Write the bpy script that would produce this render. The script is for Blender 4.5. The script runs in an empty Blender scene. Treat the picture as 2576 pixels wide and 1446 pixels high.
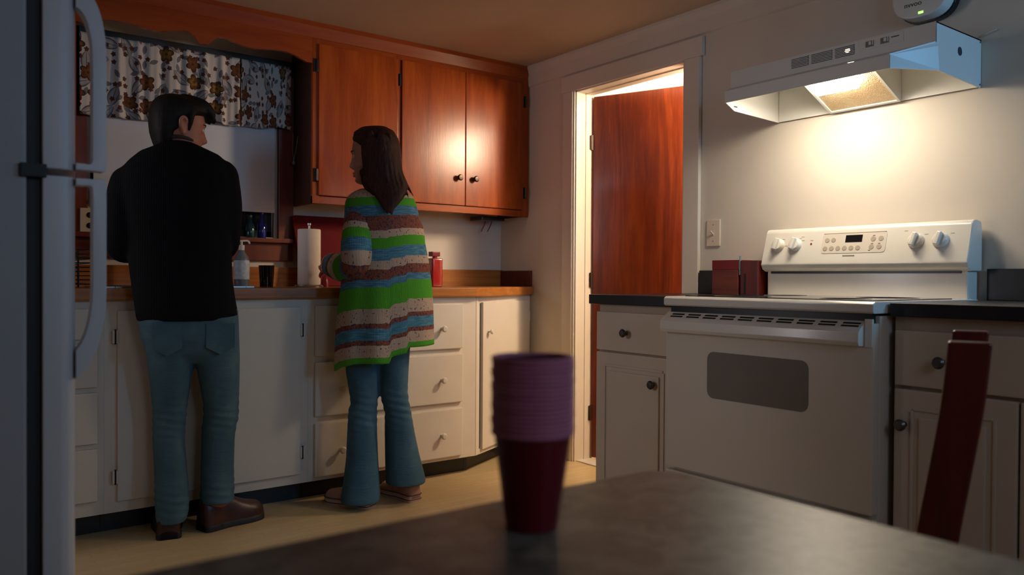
import bpy, bmesh, math, random
from mathutils import Vector, Matrix
PI = math.pi
random.seed(7)
C = bpy.context.scene.collection
S = bpy.context.scene

# ------------------------------------------------------------------ camera
cam_d = bpy.data.cameras.new('camera')
cam_d.sensor_width = 36.0
cam_d.lens = 27.83
cam_d.dof.use_dof = True
cam_d.dof.focus_distance = 3.0
cam_d.dof.aperture_fstop = 3.1
cam_d.clip_start = 0.05
cam = bpy.data.objects.new('camera', cam_d)
C.objects.link(cam)
YAW, PITCH, ROLL = 0.6459, -0.0115, 0.0058
_f = Vector((math.sin(YAW) * math.cos(PITCH), math.cos(YAW) * math.cos(PITCH), math.sin(PITCH)))
_r = Vector((math.cos(YAW), -math.sin(YAW), 0))
_u = _r.cross(_f)
_r2 = math.cos(ROLL) * _r + math.sin(ROLL) * _u
_u2 = -math.sin(ROLL) * _r + math.cos(ROLL) * _u
M = Matrix(((_r2.x, _u2.x, -_f.x, -2.805), (_r2.y, _u2.y, -_f.y, -3.836), (_r2.z, _u2.z, -_f.z, 0.971), (0, 0, 0, 1)))
cam.matrix_world = M
S.camera = cam

# ------------------------------------------------------------------ world, lights, exposure
S.view_settings.view_transform = 'Standard'
S.view_settings.look = 'None'
S.view_settings.gamma = 1.0
S.view_settings.use_curve_mapping = False
S.view_settings.exposure = 0.14
S.cycles.max_bounces = 10
S.cycles.diffuse_bounces = 6
S.cycles.sample_clamp_indirect = 4.0
S.cycles.caustics_reflective = False
S.cycles.caustics_refractive = False
S.cycles.use_denoising = True
w = bpy.data.worlds.new('dusk'); S.world = w
w.use_nodes = True
w.node_tree.nodes['Background'].inputs[0].default_value = (0.10, 0.22, 0.42, 1)
w.node_tree.nodes['Background'].inputs[1].default_value = 0.035

def area_light(name, loc, aim, sx, sy, power, col, spread=180):
    l = bpy.data.lights.new(name, 'AREA'); l.shape = 'RECTANGLE'
    l.size, l.size_y, l.energy, l.color = sx, sy, power, col
    l.spread = math.radians(spread)
    o = bpy.data.objects.new(name, l); C.objects.link(o)
    o.location = loc
    o.rotation_euler = (Vector(aim) - Vector(loc)).to_track_quat('-Z', 'Y').to_euler()
    return o
def point_light(name, loc, rad, power, col):
    l = bpy.data.lights.new(name, 'POINT'); l.shadow_soft_size, l.energy, l.color = rad, power, col
    o = bpy.data.objects.new(name, l); C.objects.link(o); o.location = loc
    return o
# the lamp in the range hood, the hallway lamp behind the door, dusk daylight from the room's rear window, then two added fill lights
area_light('hood_lamp_light', (-0.325, -2.265, 1.664), (-0.37, -2.25, 0.65), 0.46, 0.07, 4.4, (1.0, 0.86, 0.68))
point_light('hallway_ceiling_light', (0.62, -1.86, 2.20), 0.08, 30.0, (1.0, 0.86, 0.68))
point_light('hallway_wall_light', (0.40, -1.57, 1.90), 0.12, 78.0, (1.0, 0.77, 0.52))
area_light('rear_window_dusk_light', (-0.22, -4.76, 1.70), (-0.22, -2.6, 1.62), 0.30, 0.75, 6.2, (0.20, 0.56, 1.0), 120)
area_light('side_fill_light', (-4.15, -0.50, 1.50), (-0.7, -2.4, 1.0), 0.6, 1.1, 9.0, (0.92, 0.88, 0.94), 120)  # added pale fill for the stove and hood fronts; no side room there

area_light('rear_fill_light', (-1.75, -4.76, 1.60), (-1.3, -1.5, 1.0), 0.9, 0.9, 4.2, (0.60, 0.74, 1.0), 140)  # added cool fill from behind the camera; the wall there has no opening

# ------------------------------------------------------------------ helpers
OFF = {}
def thing(name, label, cat, loc, group=None):
    o = bpy.data.objects.new(name, None); C.objects.link(o)
    o.empty_display_size = 0.1
    o.location = loc
    o['label'] = label; o['category'] = cat
    if group: o['group'] = group
    OFF[o.name] = Vector(loc)
    return o
def obj(name, bm, m, parent=None, loc=None, smooth=None, label=None):
    """link the bmesh (built in room coordinates) as one mesh object; smooth = auto-smooth angle in degrees"""
    off = OFF[parent.name] if parent is not None else Vector(loc or (0, 0, 0))
    if off.length: bmesh.ops.translate(bm, verts=bm.verts, vec=-off)
    me = bpy.data.meshes.new(name); bm.normal_update(); bm.to_mesh(me); bm.free()
    for x in (m if isinstance(m, (list, tuple)) else [m]): me.materials.append(x)
    o = bpy.data.objects.new(name, me); C.objects.link(o)
    if parent is not None: o.parent = parent
    else: o.location = off
    OFF[o.name] = off
    if smooth: shade(me, smooth)
    if label: o['label'] = label
    return o
def shade(me, ang):
    me.polygons.foreach_set('use_smooth', [True] * len(me.polygons))
    try: me.set_sharp_from_angle(angle=math.radians(ang))
    except Exception: pass
def tag(o, label, cat, group=None):
    o['label'] = label; o['category'] = cat
    if group: o['group'] = group
    return o
def struct(name, bm, m, parent=None, smooth=None):
    o = obj(name, bm, m, parent, smooth=smooth); o['kind'] = 'structure'
    return o
def copy_tree(src, loc, label=None, group=None):
    r = src.copy(); C.objects.link(r); r.location = loc
    if label: r['label'] = label
    if group: r['group'] = group
    for ch in src.children:
        c = ch.copy(); C.objects.link(c); c.parent = r
    return r
def B(): return bmesh.new()
def box(bm, x0, x1, y0, y1, z0, z1, bev=0.0, seg=2):
    vs = [bm.verts.new(p) for p in ((x0,y0,z0),(x1,y0,z0),(x1,y1,z0),(x0,y1,z0),(x0,y0,z1),(x1,y0,z1),(x1,y1,z1),(x0,y1,z1))]
    fs = [bm.faces.new([vs[i] for i in q]) for q in ((3,2,1,0),(4,5,6,7),(0,1,5,4),(1,2,6,5),(2,3,7,6),(3,0,4,7))]
    if bev:
        es = list({e for f in fs for e in f.edges})
        bmesh.ops.bevel(bm, geom=es, offset=bev, segments=seg, profile=0.7, affect='EDGES', clamp_overlap=True)
    return vs
def prism(bm, poly, axis, a0, a1, bev=0.0, seg=2):
    """2-D outline swept along an axis: 'x' takes (y,z), 'y' takes (x,z), 'z' takes (x,y)"""
    def P(p, a):
        return {'x': (a, p[0], p[1]), 'y': (p[0], a, p[1]), 'z': (p[0], p[1], a)}[axis]
    A = [bm.verts.new(P(p, a0)) for p in poly]; D = [bm.verts.new(P(p, a1)) for p in poly]
    n = len(poly)
    fs = [bm.faces.new(A[::-1]), bm.faces.new(D)]
    for i in range(n): fs.append(bm.faces.new((A[i], A[(i+1) % n], D[(i+1) % n], D[i])))
    bmesh.ops.recalc_face_normals(bm, faces=fs)
    if bev:
        es = list({e for f in fs for e in f.edges})
        bmesh.ops.bevel(bm, geom=es, offset=bev, segments=seg, profile=0.7, affect='EDGES', clamp_overlap=True)
def frame_of(d):
    d = Vector(d).normalized()
    a = Vector((0, 0, 1)) if abs(d.z) < 0.9 else Vector((1, 0, 0))
    x = a.cross(d).normalized(); return x, d.cross(x).normalized(), d
def lathe(bm, c, prof, axis=(0, 0, 1), n=24):
    """profile [(radius, distance along axis)] turned about the axis through c"""
    x, y, d = frame_of(axis); c = Vector(c); rings = []
    for r, h in prof:
        if r < 1e-6: rings.append([bm.verts.new(c + d * h)])
        else: rings.append([bm.verts.new(c + d * h + (x * math.cos(2*PI*i/n) + y * math.sin(2*PI*i/n)) * r) for i in range(n)])
    for a, b in zip(rings, rings[1:]):
        for i in range(n):
            q = [a[i % len(a)], a[(i+1) % len(a)], b[(i+1) % len(b)], b[i % len(b)]]
            q = [v for k, v in enumerate(q) if v not in q[:k]]
            if len(q) > 2:
                try: bm.faces.new(q)
                except ValueError: pass
    for ring, flip in ((rings[0], True), (rings[-1], False)):
        if len(ring) > 2:
            bm.faces.new(ring[::-1] if flip else ring)
def smoothpts(pts, k=4):
    """Catmull-Rom through (x,y,z,r...) tuples"""
    out = []
    n = len(pts)
    for i in range(n - 1):
        p0 = pts[max(i-1, 0)]; p1 = pts[i]; p2 = pts[i+1]; p3 = pts[min(i+2, n-1)]
        for s in range(k):
            t = s / k
            out.append(tuple(0.5 * ((2*b) + (-a + c) * t + (2*a - 5*b + 4*c - d) * t*t + (-a + 3*b - 3*c + d) * t**3) for a, b, c, d in zip(p0, p1, p2, p3)))
    out.append(tuple(pts[-1]))
    return out
def tube(bm, pts, r=None, n=12, k=4, round_ends=True, flat=1.0, up=None):
    """a round limb or wire through pts (x,y,z[,r]); flat squashes the section along the second axis"""
    P = [tuple(p) + ((r,) if len(p) == 3 else ()) for p in pts]
    if k > 1 and len(P) > 2: P = smoothpts(P, k)
    V = [Vector(p[:3]) for p in P]; R = [p[3] for p in P]
    if round_ends:
        d0 = (V[0] - V[1]).normalized(); d1 = (V[-1] - V[-2]).normalized()
        a = [(V[0] + d0 * R[0] * s, R[0] * math.sqrt(max(0, 1 - s*s))) for s in (0.95, 0.75, 0.4)]
        b = [(V[-1] + d1 * R[-1] * s, R[-1] * math.sqrt(max(0, 1 - s*s))) for s in (0.4, 0.75, 0.95)]
        V = [q[0] for q in a] + V + [q[0] for q in b]; R = [q[1] for q in a] + R + [q[1] for q in b]
    x = None; rings = []
    for i in range(len(V)):
        d = (V[min(i+1, len(V)-1)] - V[max(i-1, 0)]).normalized()
        if x is None:
            x = Vector(up) if up else frame_of(d)[0]
        x = (x - d * x.dot(d)).normalized(); y = d.cross(x)
        rings.append([bm.verts.new(V[i] + (x * math.cos(2*PI*j/n) + y * math.sin(2*PI*j/n) * flat) * R[i]) for j in range(n)])
    fs = []
    for a, b in zip(rings, rings[1:]):
        for j in range(n): fs.append(bm.faces.new((a[j], a[(j+1) % n], b[(j+1) % n], b[j])))
    fs.append(bm.faces.new(rings[0][::-1])); fs.append(bm.faces.new(rings[-1]))
    return rings
def loft(bm, rings, cap=True):
    """rings: lists of points of one length"""
    R = [[bm.verts.new(p) for p in r] for r in rings]
    n = len(R[0])
    for a, b in zip(R, R[1:]):
        for j in range(n): bm.faces.new((a[j], a[(j+1) % n], b[(j+1) % n], b[j]))
    if cap:
        bm.faces.new(R[0][::-1]); bm.faces.new(R[-1])
    return R
def sphere(bm, c, rx, ry=None, rz=None, rot=None, seg=16):
    ry = ry or rx; rz = rz or rx
    r = bmesh.ops.create_uvsphere(bm, u_segments=seg, v_segments=seg // 2 + 2, radius=1.0)
    m = Matrix.Translation(Vector(c)) @ (rot.to_4x4() if rot else Matrix.Identity(4)) @ Matrix.Diagonal((rx, ry, rz, 1))
    bmesh.ops.transform(bm, matrix=m, verts=r['verts'])
def solid(bm, voxel, smooth_it=4, disp=None):
    """fuse overlapping closed shells into one continuous surface"""
    bmesh.ops.recalc_face_normals(bm, faces=bm.faces)
    me = bpy.data.meshes.new('tmp'); bm.to_mesh(me); bm.free()
    o = bpy.data.objects.new('tmp', me); C.objects.link(o)
    md = o.modifiers.new('r', 'REMESH'); md.mode = 'VOXEL'; md.voxel_size = voxel
    if smooth_it:
        sm = o.modifiers.new('s', 'SMOOTH'); sm.factor = 0.5; sm.iterations = smooth_it
    dg = bpy.context.evaluated_depsgraph_get()
    m2 = bpy.data.meshes.new_from_object(o.evaluated_get(dg))
    out = bmesh.new(); out.from_mesh(m2)
    bpy.data.objects.remove(o); bpy.data.meshes.remove(me); bpy.data.meshes.remove(m2)
    return out

# ------------------------------------------------------------------ materials
def mat(name, col=(0.5, 0.5, 0.5), rough=0.5, metal=0.0, coat=0.0, spec=0.5, emis=None, es=0.0, trans=0.0, ior=1.45):
    m = bpy.data.materials.new(name); m.use_nodes = True
    b = m.node_tree.nodes['Principled BSDF']; i = b.inputs
    i['Base Color'].default_value = (*col, 1); i['Roughness'].default_value = rough; i['Metallic'].default_value = metal
    i['Coat Weight'].default_value = coat; i['Coat Roughness'].default_value = 0.12
    i['Specular IOR Level'].default_value = spec; i['Transmission Weight'].default_value = trans; i['IOR'].default_value = ior
    if emis: i['Emission Color'].default_value = (*emis, 1); i['Emission Strength'].default_value = es
    return m
class NT:
    def __init__(s, m): s.m = m; s.t = m.node_tree; s.b = s.t.nodes['Principled BSDF']
    def n(s, typ, **kw):
        x = s.t.nodes.new(typ)
        for k, v in kw.items(): setattr(x, k, v)
        return x
    def l(s, a, b): s.t.links.new(a, b)
    def coord(s, kind='Object', scale=(1, 1, 1), rot=(0, 0, 0)):
        tc = s.n('ShaderNodeTexCoord'); mp = s.n('ShaderNodeMapping')
        mp.inputs['Scale'].default_value = scale; mp.inputs['Rotation'].default_value = rot
        s.l(tc.outputs[kind], mp.inputs['Vector']); return mp.outputs['Vector']
    def noise(s, vec, scale, detail=3, rough=0.55, dist=0.0):
        x = s.n('ShaderNodeTexNoise'); x.inputs['Scale'].default_value = scale; x.inputs['Detail'].default_value = detail
        x.inputs['Roughness'].default_value = rough; x.inputs['Distortion'].default_value = dist
        s.l(vec, x.inputs['Vector']); return x.outputs['Fac']
    def ramp(s, fac, stops, interp='LINEAR'):
        x = s.n('ShaderNodeValToRGB'); x.color_ramp.interpolation = interp
        e = x.color_ramp.elements
        while len(e) < len(stops): e.new(0.5)
        for q, (p, c) in zip(e, stops): q.position = p; q.color = (*c, 1)
        s.l(fac, x.inputs['Fac']); return x.outputs['Color']
    def math(s, op, a, b=None, clamp=False):
        x = s.n('ShaderNodeMath', operation=op, use_clamp=clamp)
        for i, v in enumerate((a, b)):
            if v is None: continue
            if isinstance(v, (int, float)): x.inputs[i].default_value = v
            else: s.l(v, x.inputs[i])
        return x.outputs[0]
    def mix(s, fac, a, b):
        x = s.n('ShaderNodeMix', data_type='RGBA')
        for sock, v in ((x.inputs['Factor'], fac), (x.inputs[6], a), (x.inputs[7], b)):
            if isinstance(v, (int, float)): sock.default_value = v
            elif isinstance(v, tuple): sock.default_value = (*v, 1)
            else: s.l(v, sock)
        return x.outputs[2]
    def bump(s, h, strength=0.2, dist=0.01):
        x = s.n('ShaderNodeBump'); x.inputs['Strength'].default_value = strength; x.inputs['Distance'].default_value = dist
        s.l(h, x.inputs['Height']); s.l(x.outputs['Normal'], s.b.inputs['Normal'])
    def color(s, c): s.l(c, s.b.inputs['Base Color'])
def paint(name, col, rough=0.5, var=0.06, scale=6, bump=0.05, bscale=90, coat=0.0):
    m = mat(name, col, rough, coat=coat); t = NT(m); v = t.coord()
    d = tuple(c * (1 - var) for c in col); e = tuple(min(1, c * (1 + var)) for c in col)
    t.color(t.ramp(t.noise(v, scale, 4), [(0.3, d), (0.7, e)]))
    if bump: t.bump(t.noise(v, bscale, 3), bump, 0.004)
    return m
def wood(name, a, b, c, rough=0.35, coat=0.0, grain=(14, 14, 1.2), figure=2.0, dist=1.5, bump=0.08):
    """grain runs along the axis with the smallest factor"""
    m = mat(name, b, rough, coat=coat); t = NT(m); v = t.coord(scale=grain)
    f1 = t.noise(v, figure, 5, 0.6, dist); v2 = t.coord(scale=tuple(g * 6 for g in grain)); f2 = t.noise(v2, 2.2, 4, 0.7)
    f = t.math('ADD', t.math('MULTIPLY', f1, 0.75), t.math('MULTIPLY', f2, 0.25))
    t.color(t.ramp(f, [(0.32, a), (0.5, b), (0.68, c)]))
    t.bump(f2, bump, 0.002)
    return m
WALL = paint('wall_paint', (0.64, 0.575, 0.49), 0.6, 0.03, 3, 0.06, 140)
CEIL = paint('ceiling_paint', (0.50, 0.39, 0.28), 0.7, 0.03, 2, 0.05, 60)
TRIM = paint('trim_paint', (0.68, 0.61, 0.53), 0.42, 0.02, 4, 0.02, 50)
CREAM = paint('cream_cabinet_paint', (0.66, 0.585, 0.49), 0.42, 0.03, 5, 0.03, 40)
BEIGE = paint('beige_laminate', (0.60, 0.505, 0.40), 0.5, 0.03, 5, 0.03, 60)
BEIGE_FRAME = paint('tan_cabinet_frame', (0.50, 0.39, 0.29), 0.5, 0.05, 5, 0.02, 60)
CAB = wood('orange_stained_plywood', (0.20, 0.030, 0.003), (0.31, 0.053, 0.005), (0.41, 0.084, 0.008), 0.24, 0.0, (9, 9, 0.8), 1.6, 0.8)
CABX = wood('orange_stained_rail', (0.24, 0.036, 0.004), (0.31, 0.053, 0.005), (0.37, 0.070, 0.008), 0.26, 0.0, (0.8, 9, 9), 1.6, 0.6)
for _w in (CAB, CABX): _w.node_tree.nodes['Principled BSDF'].inputs['Specular IOR Level'].default_value = 0.38
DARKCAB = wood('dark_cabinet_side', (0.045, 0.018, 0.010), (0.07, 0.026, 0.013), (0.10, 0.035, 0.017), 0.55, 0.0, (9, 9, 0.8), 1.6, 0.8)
CASING = wood('window_casing_wood', (0.10, 0.018, 0.006), (0.16, 0.028, 0.008), (0.21, 0.042, 0.011), 0.45, 0.1, (12, 12, 1.0), 1.6, 0.6)
DOORWOOD = wood('red_mahogany_door', (0.070, 0.010, 0.002), (0.16, 0.024, 0.004), (0.27, 0.050, 0.008), 0.36, 0.1, (6.5, 6.5, 0.55), 1.3, 2.0)
BUTCHER = wood('honey_counter_wood', (0.24, 0.075, 0.012), (0.36, 0.125, 0.024), (0.46, 0.18, 0.040), 0.34, 0.1, (0.6, 16, 16), 2.0, 0.3)
CHAIRW = wood('dark_cherry_chair_wood', (0.060, 0.007, 0.005), (0.095, 0.010, 0.006), (0.135, 0.015, 0.008), 0.38, 0.2, (14, 14, 1), 1.8, 0.8)
BOXW = wood('red_brown_box_wood', (0.10, 0.014, 0.008), (0.16, 0.024, 0.012), (0.21, 0.036, 0.016), 0.4, 0.1, (14, 1.0, 14), 2.0, 0.5)
BLACKLAM = paint('black_laminate', (0.012, 0.012, 0.015), 0.35, 0.3, 20, 0.02, 80)
APPL = mat('white_enamel', (0.72, 0.68, 0.60), 0.22, coat=0.25)
APPL_B = mat('cream_enamel', (0.66, 0.595, 0.50), 0.25, coat=0.2)
HOODW = mat('white_hood_enamel', (0.68, 0.67, 0.63), 0.35, coat=0.1)
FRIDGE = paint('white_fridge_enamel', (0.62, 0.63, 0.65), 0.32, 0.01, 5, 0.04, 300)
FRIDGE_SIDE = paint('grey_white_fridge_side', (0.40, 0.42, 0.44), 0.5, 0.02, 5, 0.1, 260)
GASKET = mat('dark_gasket', (0.03, 0.034, 0.040), 0.6)
BLACK = mat('black_plastic', (0.010, 0.010, 0.012), 0.3)
BLACKGLASS = mat('black_ceramic_glass', (0.008, 0.008, 0.010), 0.08)
OVENGLASS = mat('smoked_oven_glass', (0.20, 0.18, 0.155), 0.10, coat=0.3)
GREYPRINT = mat('grey_printing', (0.22, 0.19, 0.15), 0.6)
PALEPRINT = mat('pale_grey_printing', (0.40, 0.34, 0.26), 0.5)
DARKPRINT = mat('dark_printing', (0.03, 0.03, 0.035), 0.5)
REDLED = mat('red_indicator', (0.25, 0.004, 0.006), 0.3)
GREENLED = mat('green_led', (0.3, 1.0, 0.1), 0.3, emis=(0.42, 1.0, 0.16), es=1.4)
DARKMETAL = mat('dark_bronze', (0.05, 0.035, 0.028), 0.35, 0.8)
PEWTER = mat('pewter_knob', (0.12, 0.11, 0.11), 0.3, 0.9)
STEEL = mat('brushed_steel', (0.55, 0.55, 0.55), 0.28, 1.0)
IVORY = mat('ivory_plastic', (0.66, 0.56, 0.44), 0.35)
WHITEK = mat('white_painted_knob', (0.70, 0.62, 0.52), 0.35)
LENS = mat('lit_lamp_lens', (1, 1, 1), 0.4, emis=(1.0, 0.87, 0.68), es=34.0)
LEAKGLOW = mat('lamp_leak_glow', (1, 1, 1), 0.4, emis=(1.0, 0.72, 0.42), es=3.0)  # emission imitating hood lamp light that leaks through the vent
def m_filter():
    m = mat('aluminium_mesh_filter', (0.62, 0.42, 0.20), 0.4, 0.55); t = NT(m); v = t.coord()
    x = t.n('ShaderNodeTexVoronoi'); x.inputs['Scale'].default_value = 260; t.l(v, x.inputs['Vector'])
    n = t.noise(v, 14, 3)
    t.color(t.mix(t.math('MULTIPLY', x.outputs['Distance'], 0.9, True), t.ramp(n, [(0.35, (0.60, 0.47, 0.28)), (0.65, (0.46, 0.26, 0.10))]), (0.78, 0.66, 0.45)))
    t.bump(x.outputs['Distance'], 0.8, 0.004); return m
FILTER = m_filter()
def m_floor():
    m = mat('beige_vinyl_floor', (0.5, 0.36, 0.19), 0.34); t = NT(m); v = t.coord()
    br = t.n('ShaderNodeTexBrick'); br.inputs['Scale'].default_value = 1.0
    br.inputs['Brick Width'].default_value = 0.16; br.inputs['Row Height'].default_value = 0.04; br.inputs['Mortar Size'].default_value = 0.0015
    br.inputs['Color1'].default_value = (0.56, 0.40, 0.205, 1); br.inputs['Color2'].default_value = (0.47, 0.33, 0.165, 1); br.inputs['Mortar'].default_value = (0.40, 0.27, 0.13, 1)
    t.l(v, br.inputs['Vector'])
    n = t.noise(t.coord(scale=(4, 11, 1)), 4, 5, 0.65)
    t.color(t.mix(t.math('MULTIPLY', n, 0.75), br.outputs['Color'], (0.60, 0.46, 0.25)))
    t.bump(n, 0.05, 0.003); return m
FLOOR = m_floor()
def m_table():
    m = mat('grey_beige_laminate_table', (0.2, 0.18, 0.14), 0.36); t = NT(m); v = t.coord()
    n = t.noise(v, 26, 5, 0.6, 0.6); n2 = t.noise(v, 7, 3, 0.5)
    t.color(t.mix(n2, t.ramp(n, [(0.40, (0.050, 0.050, 0.044)), (0.60, (0.220, 0.208, 0.168))]), (0.120, 0.114, 0.094)))
    return m
TABLE = m_table()
CUP = mat('red_translucent_plastic', (0.155, 0.004, 0.010), 0.38)
CUPRIM = mat('milky_mauve_rim', (0.52, 0.18, 0.27), 0.5)
SKIN_M = paint('tanned_skin', (0.42, 0.16, 0.10), 0.5, 0.06, 30, 0.05, 300)
SKIN_W = paint('fair_skin', (0.46, 0.225, 0.16), 0.5, 0.05, 30, 0.05, 300)
EYEW = mat('eye_white', (0.6, 0.57, 0.54), 0.2)
LIPS = mat('lips', (0.36, 0.11, 0.085), 0.45)
IRIS = mat('dark_iris', (0.03, 0.02, 0.015), 0.2)
def m_hair(name, a, b):
    m = mat(name, a, 0.6, spec=0.22); t = NT(m); v = t.coord(scale=(60, 60, 5)); n = t.noise(v, 3, 4, 0.6)
    t.color(t.ramp(n, [(0.3, a), (0.75, b)])); t.bump(n, 0.5, 0.004); return m
HAIR_M = m_hair('black_brown_hair', (0.006, 0.005, 0.005), (0.014, 0.010, 0.009))
HAIR_W = m_hair('dark_auburn_hair', (0.010, 0.004, 0.003), (0.066, 0.019, 0.011))
def m_knit(name, col):
    m = mat(name, col, 0.9, spec=0.15); t = NT(m); v = t.coord()
    wv = t.n('ShaderNodeTexWave'); wv.inputs['Scale'].default_value = 42; wv.inputs['Distortion'].default_value = 2.0
    wv.wave_type = 'BANDS'; wv.bands_direction = 'X'; t.l(v, wv.inputs['Vector'])
    t.bump(wv.outputs['Fac'], 0.2, 0.004); return m
BLACKKNIT = m_knit('black_wool_knit', (0.0045, 0.0048, 0.006))
def m_denim(name, a, b, c):
    m = mat(name, b, 0.85, spec=0.2); t = NT(m); v = t.coord()
    n = t.noise(v, 5, 4, 0.6); f = t.noise(t.coord(scale=(1, 1, 5)), 14, 3, 0.6, 0.5)
    g = t.noise(v, 240, 2)
    t.color(t.mix(t.math('MULTIPLY', g, 0.45), t.mix(t.math('MULTIPLY', t.noise(t.coord(scale=(40, 40, 5)), 2.0, 4, 0.65), 0.6), t.ramp(n, [(0.3, a), (0.5, b), (0.68, c)]), b), a))
    t.bump(t.math('ADD', f, t.math('MULTIPLY', g, 0.12)), 0.25, 0.008); return m
DENIM_M = m_denim('washed_teal_denim', (0.042, 0.088, 0.112), (0.068, 0.132, 0.160), (0.115, 0.190, 0.215))
DENIM_W = m_denim('blue_denim', (0.036, 0.088, 0.132), (0.062, 0.138, 0.196), (0.115, 0.215, 0.285))
LEATHER = paint('oxblood_leather', (0.050, 0.016, 0.012), 0.35, 0.3, 18, 0.1, 60)
SOLE = mat('black_rubber_sole', (0.010, 0.009, 0.009), 0.6)
CANVAS = paint('dusty_pink_canvas', (0.40, 0.225, 0.17), 0.8, 0.1, 30, 0.15, 300)
RUBBER = mat('off_white_rubber', (0.46, 0.33, 0.26), 0.6)
REDSTRIPE = mat('dark_red_stripe', (0.10, 0.012, 0.012), 0.6)
# striped knit of the woman's sweater; V runs from collar (0) to hem (1)
CRE, GRN, BLU, MUL, TEA = (0.50, 0.37, 0.275), (0.085, 0.34, 0.028), (0.085, 0.215, 0.315), (0.165, 0.062, 0.052), (0.07, 0.25, 0.30)
STRIPES = [(480, CRE), (500, GRN), (521, BLU), (543, MUL), (575, CRE), (593, GRN), (617, BLU), (630, TEA), (638, BLU), (645, CRE), (665, MUL), (688, BLU), (705, GRN),
           (752, CRE), (784, MUL), (795, BLU), (803, TEA), (820, MUL), (832, CRE), (858, GRN)]
def m_sweater():
    m = mat('striped_chunky_knit', (0.4, 0.4, 0.4), 0.9, spec=0.15); t = NT(m)
    tc = t.n('ShaderNodeTexCoord'); sp = t.n('ShaderNodeSeparateXYZ'); t.l(tc.outputs['UV'], sp.inputs[0])
    v = t.coord('UV', (1, 1, 1))
    wob = t.noise(t.coord('UV', (30, 6, 1)), 1.5, 2)
    vv = t.math('ADD', sp.outputs['Y'], t.math('MULTIPLY', t.math('SUBTRACT', wob, 0.5), 0.012))
    col = t.ramp(vv, [((y - 480) / 392.0, c) for y, c in STRIPES], 'CONSTANT')
    # flecks: dark specks in the cream bands, orange and blue in the brown bands, streaks in the blue
    k = t.noise(t.coord('UV', (90, 52, 1)), 1.0, 1); k2 = t.noise(t.coord('UV', (60, 40, 1)), 1.3, 2, 0.7); k3 = t.noise(t.coord('UV', (14, 120, 1)), 1.0, 2)
    iscream = t.ramp(vv, [((y - 480) / 392.0, (1, 1, 1) if c is CRE else (0, 0, 0)) for y, c in STRIPES], 'CONSTANT')
    ismul = t.ramp(vv, [((y - 480) / 392.0, (1, 1, 1) if c is MUL else (0, 0, 0)) for y, c in STRIPES], 'CONSTANT')
    isblu = t.ramp(vv, [((y - 480) / 392.0, (1, 1, 1) if c in (BLU, TEA) else (0, 0, 0)) for y, c in STRIPES], 'CONSTANT')
    col = t.mix(t.math('MULTIPLY', iscream, t.math('GREATER_THAN', k, 0.66)), col, (0.10, 0.05, 0.05))
    mul = t.ramp(k2, [(0.36, (0.045, 0.05, 0.10)), (0.45, (0.17, 0.040, 0.05)), (0.53, (0.34, 0.115, 0.030)), (0.60, (0.10, 0.035, 0.045)), (0.66, (0.15, 0.18, 0.21))])
    col = t.mix(ismul, col, mul)
    stre = t.ramp(k3, [(0.35, (0.035, 0.11, 0.20)), (0.58, (0.11, 0.28, 0.38)), (0.7, (0.23, 0.38, 0.46))])
    col = t.mix(t.math('MULTIPLY', isblu, 0.6), col, stre)
    t.color(col)
    wv = t.n('ShaderNodeTexWave'); wv.inputs['Scale'].default_value = 44; wv.inputs['Distortion'].default_value = 4.0; t.l(t.coord('UV', (1, 0.3, 1)), wv.inputs['Vector'])
    t.bump(t.math('ADD', t.math('MULTIPLY', wv.outputs['Fac'], 0.35), k2), 0.4, 0.005); return m
SWEATER = m_sweater()
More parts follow.
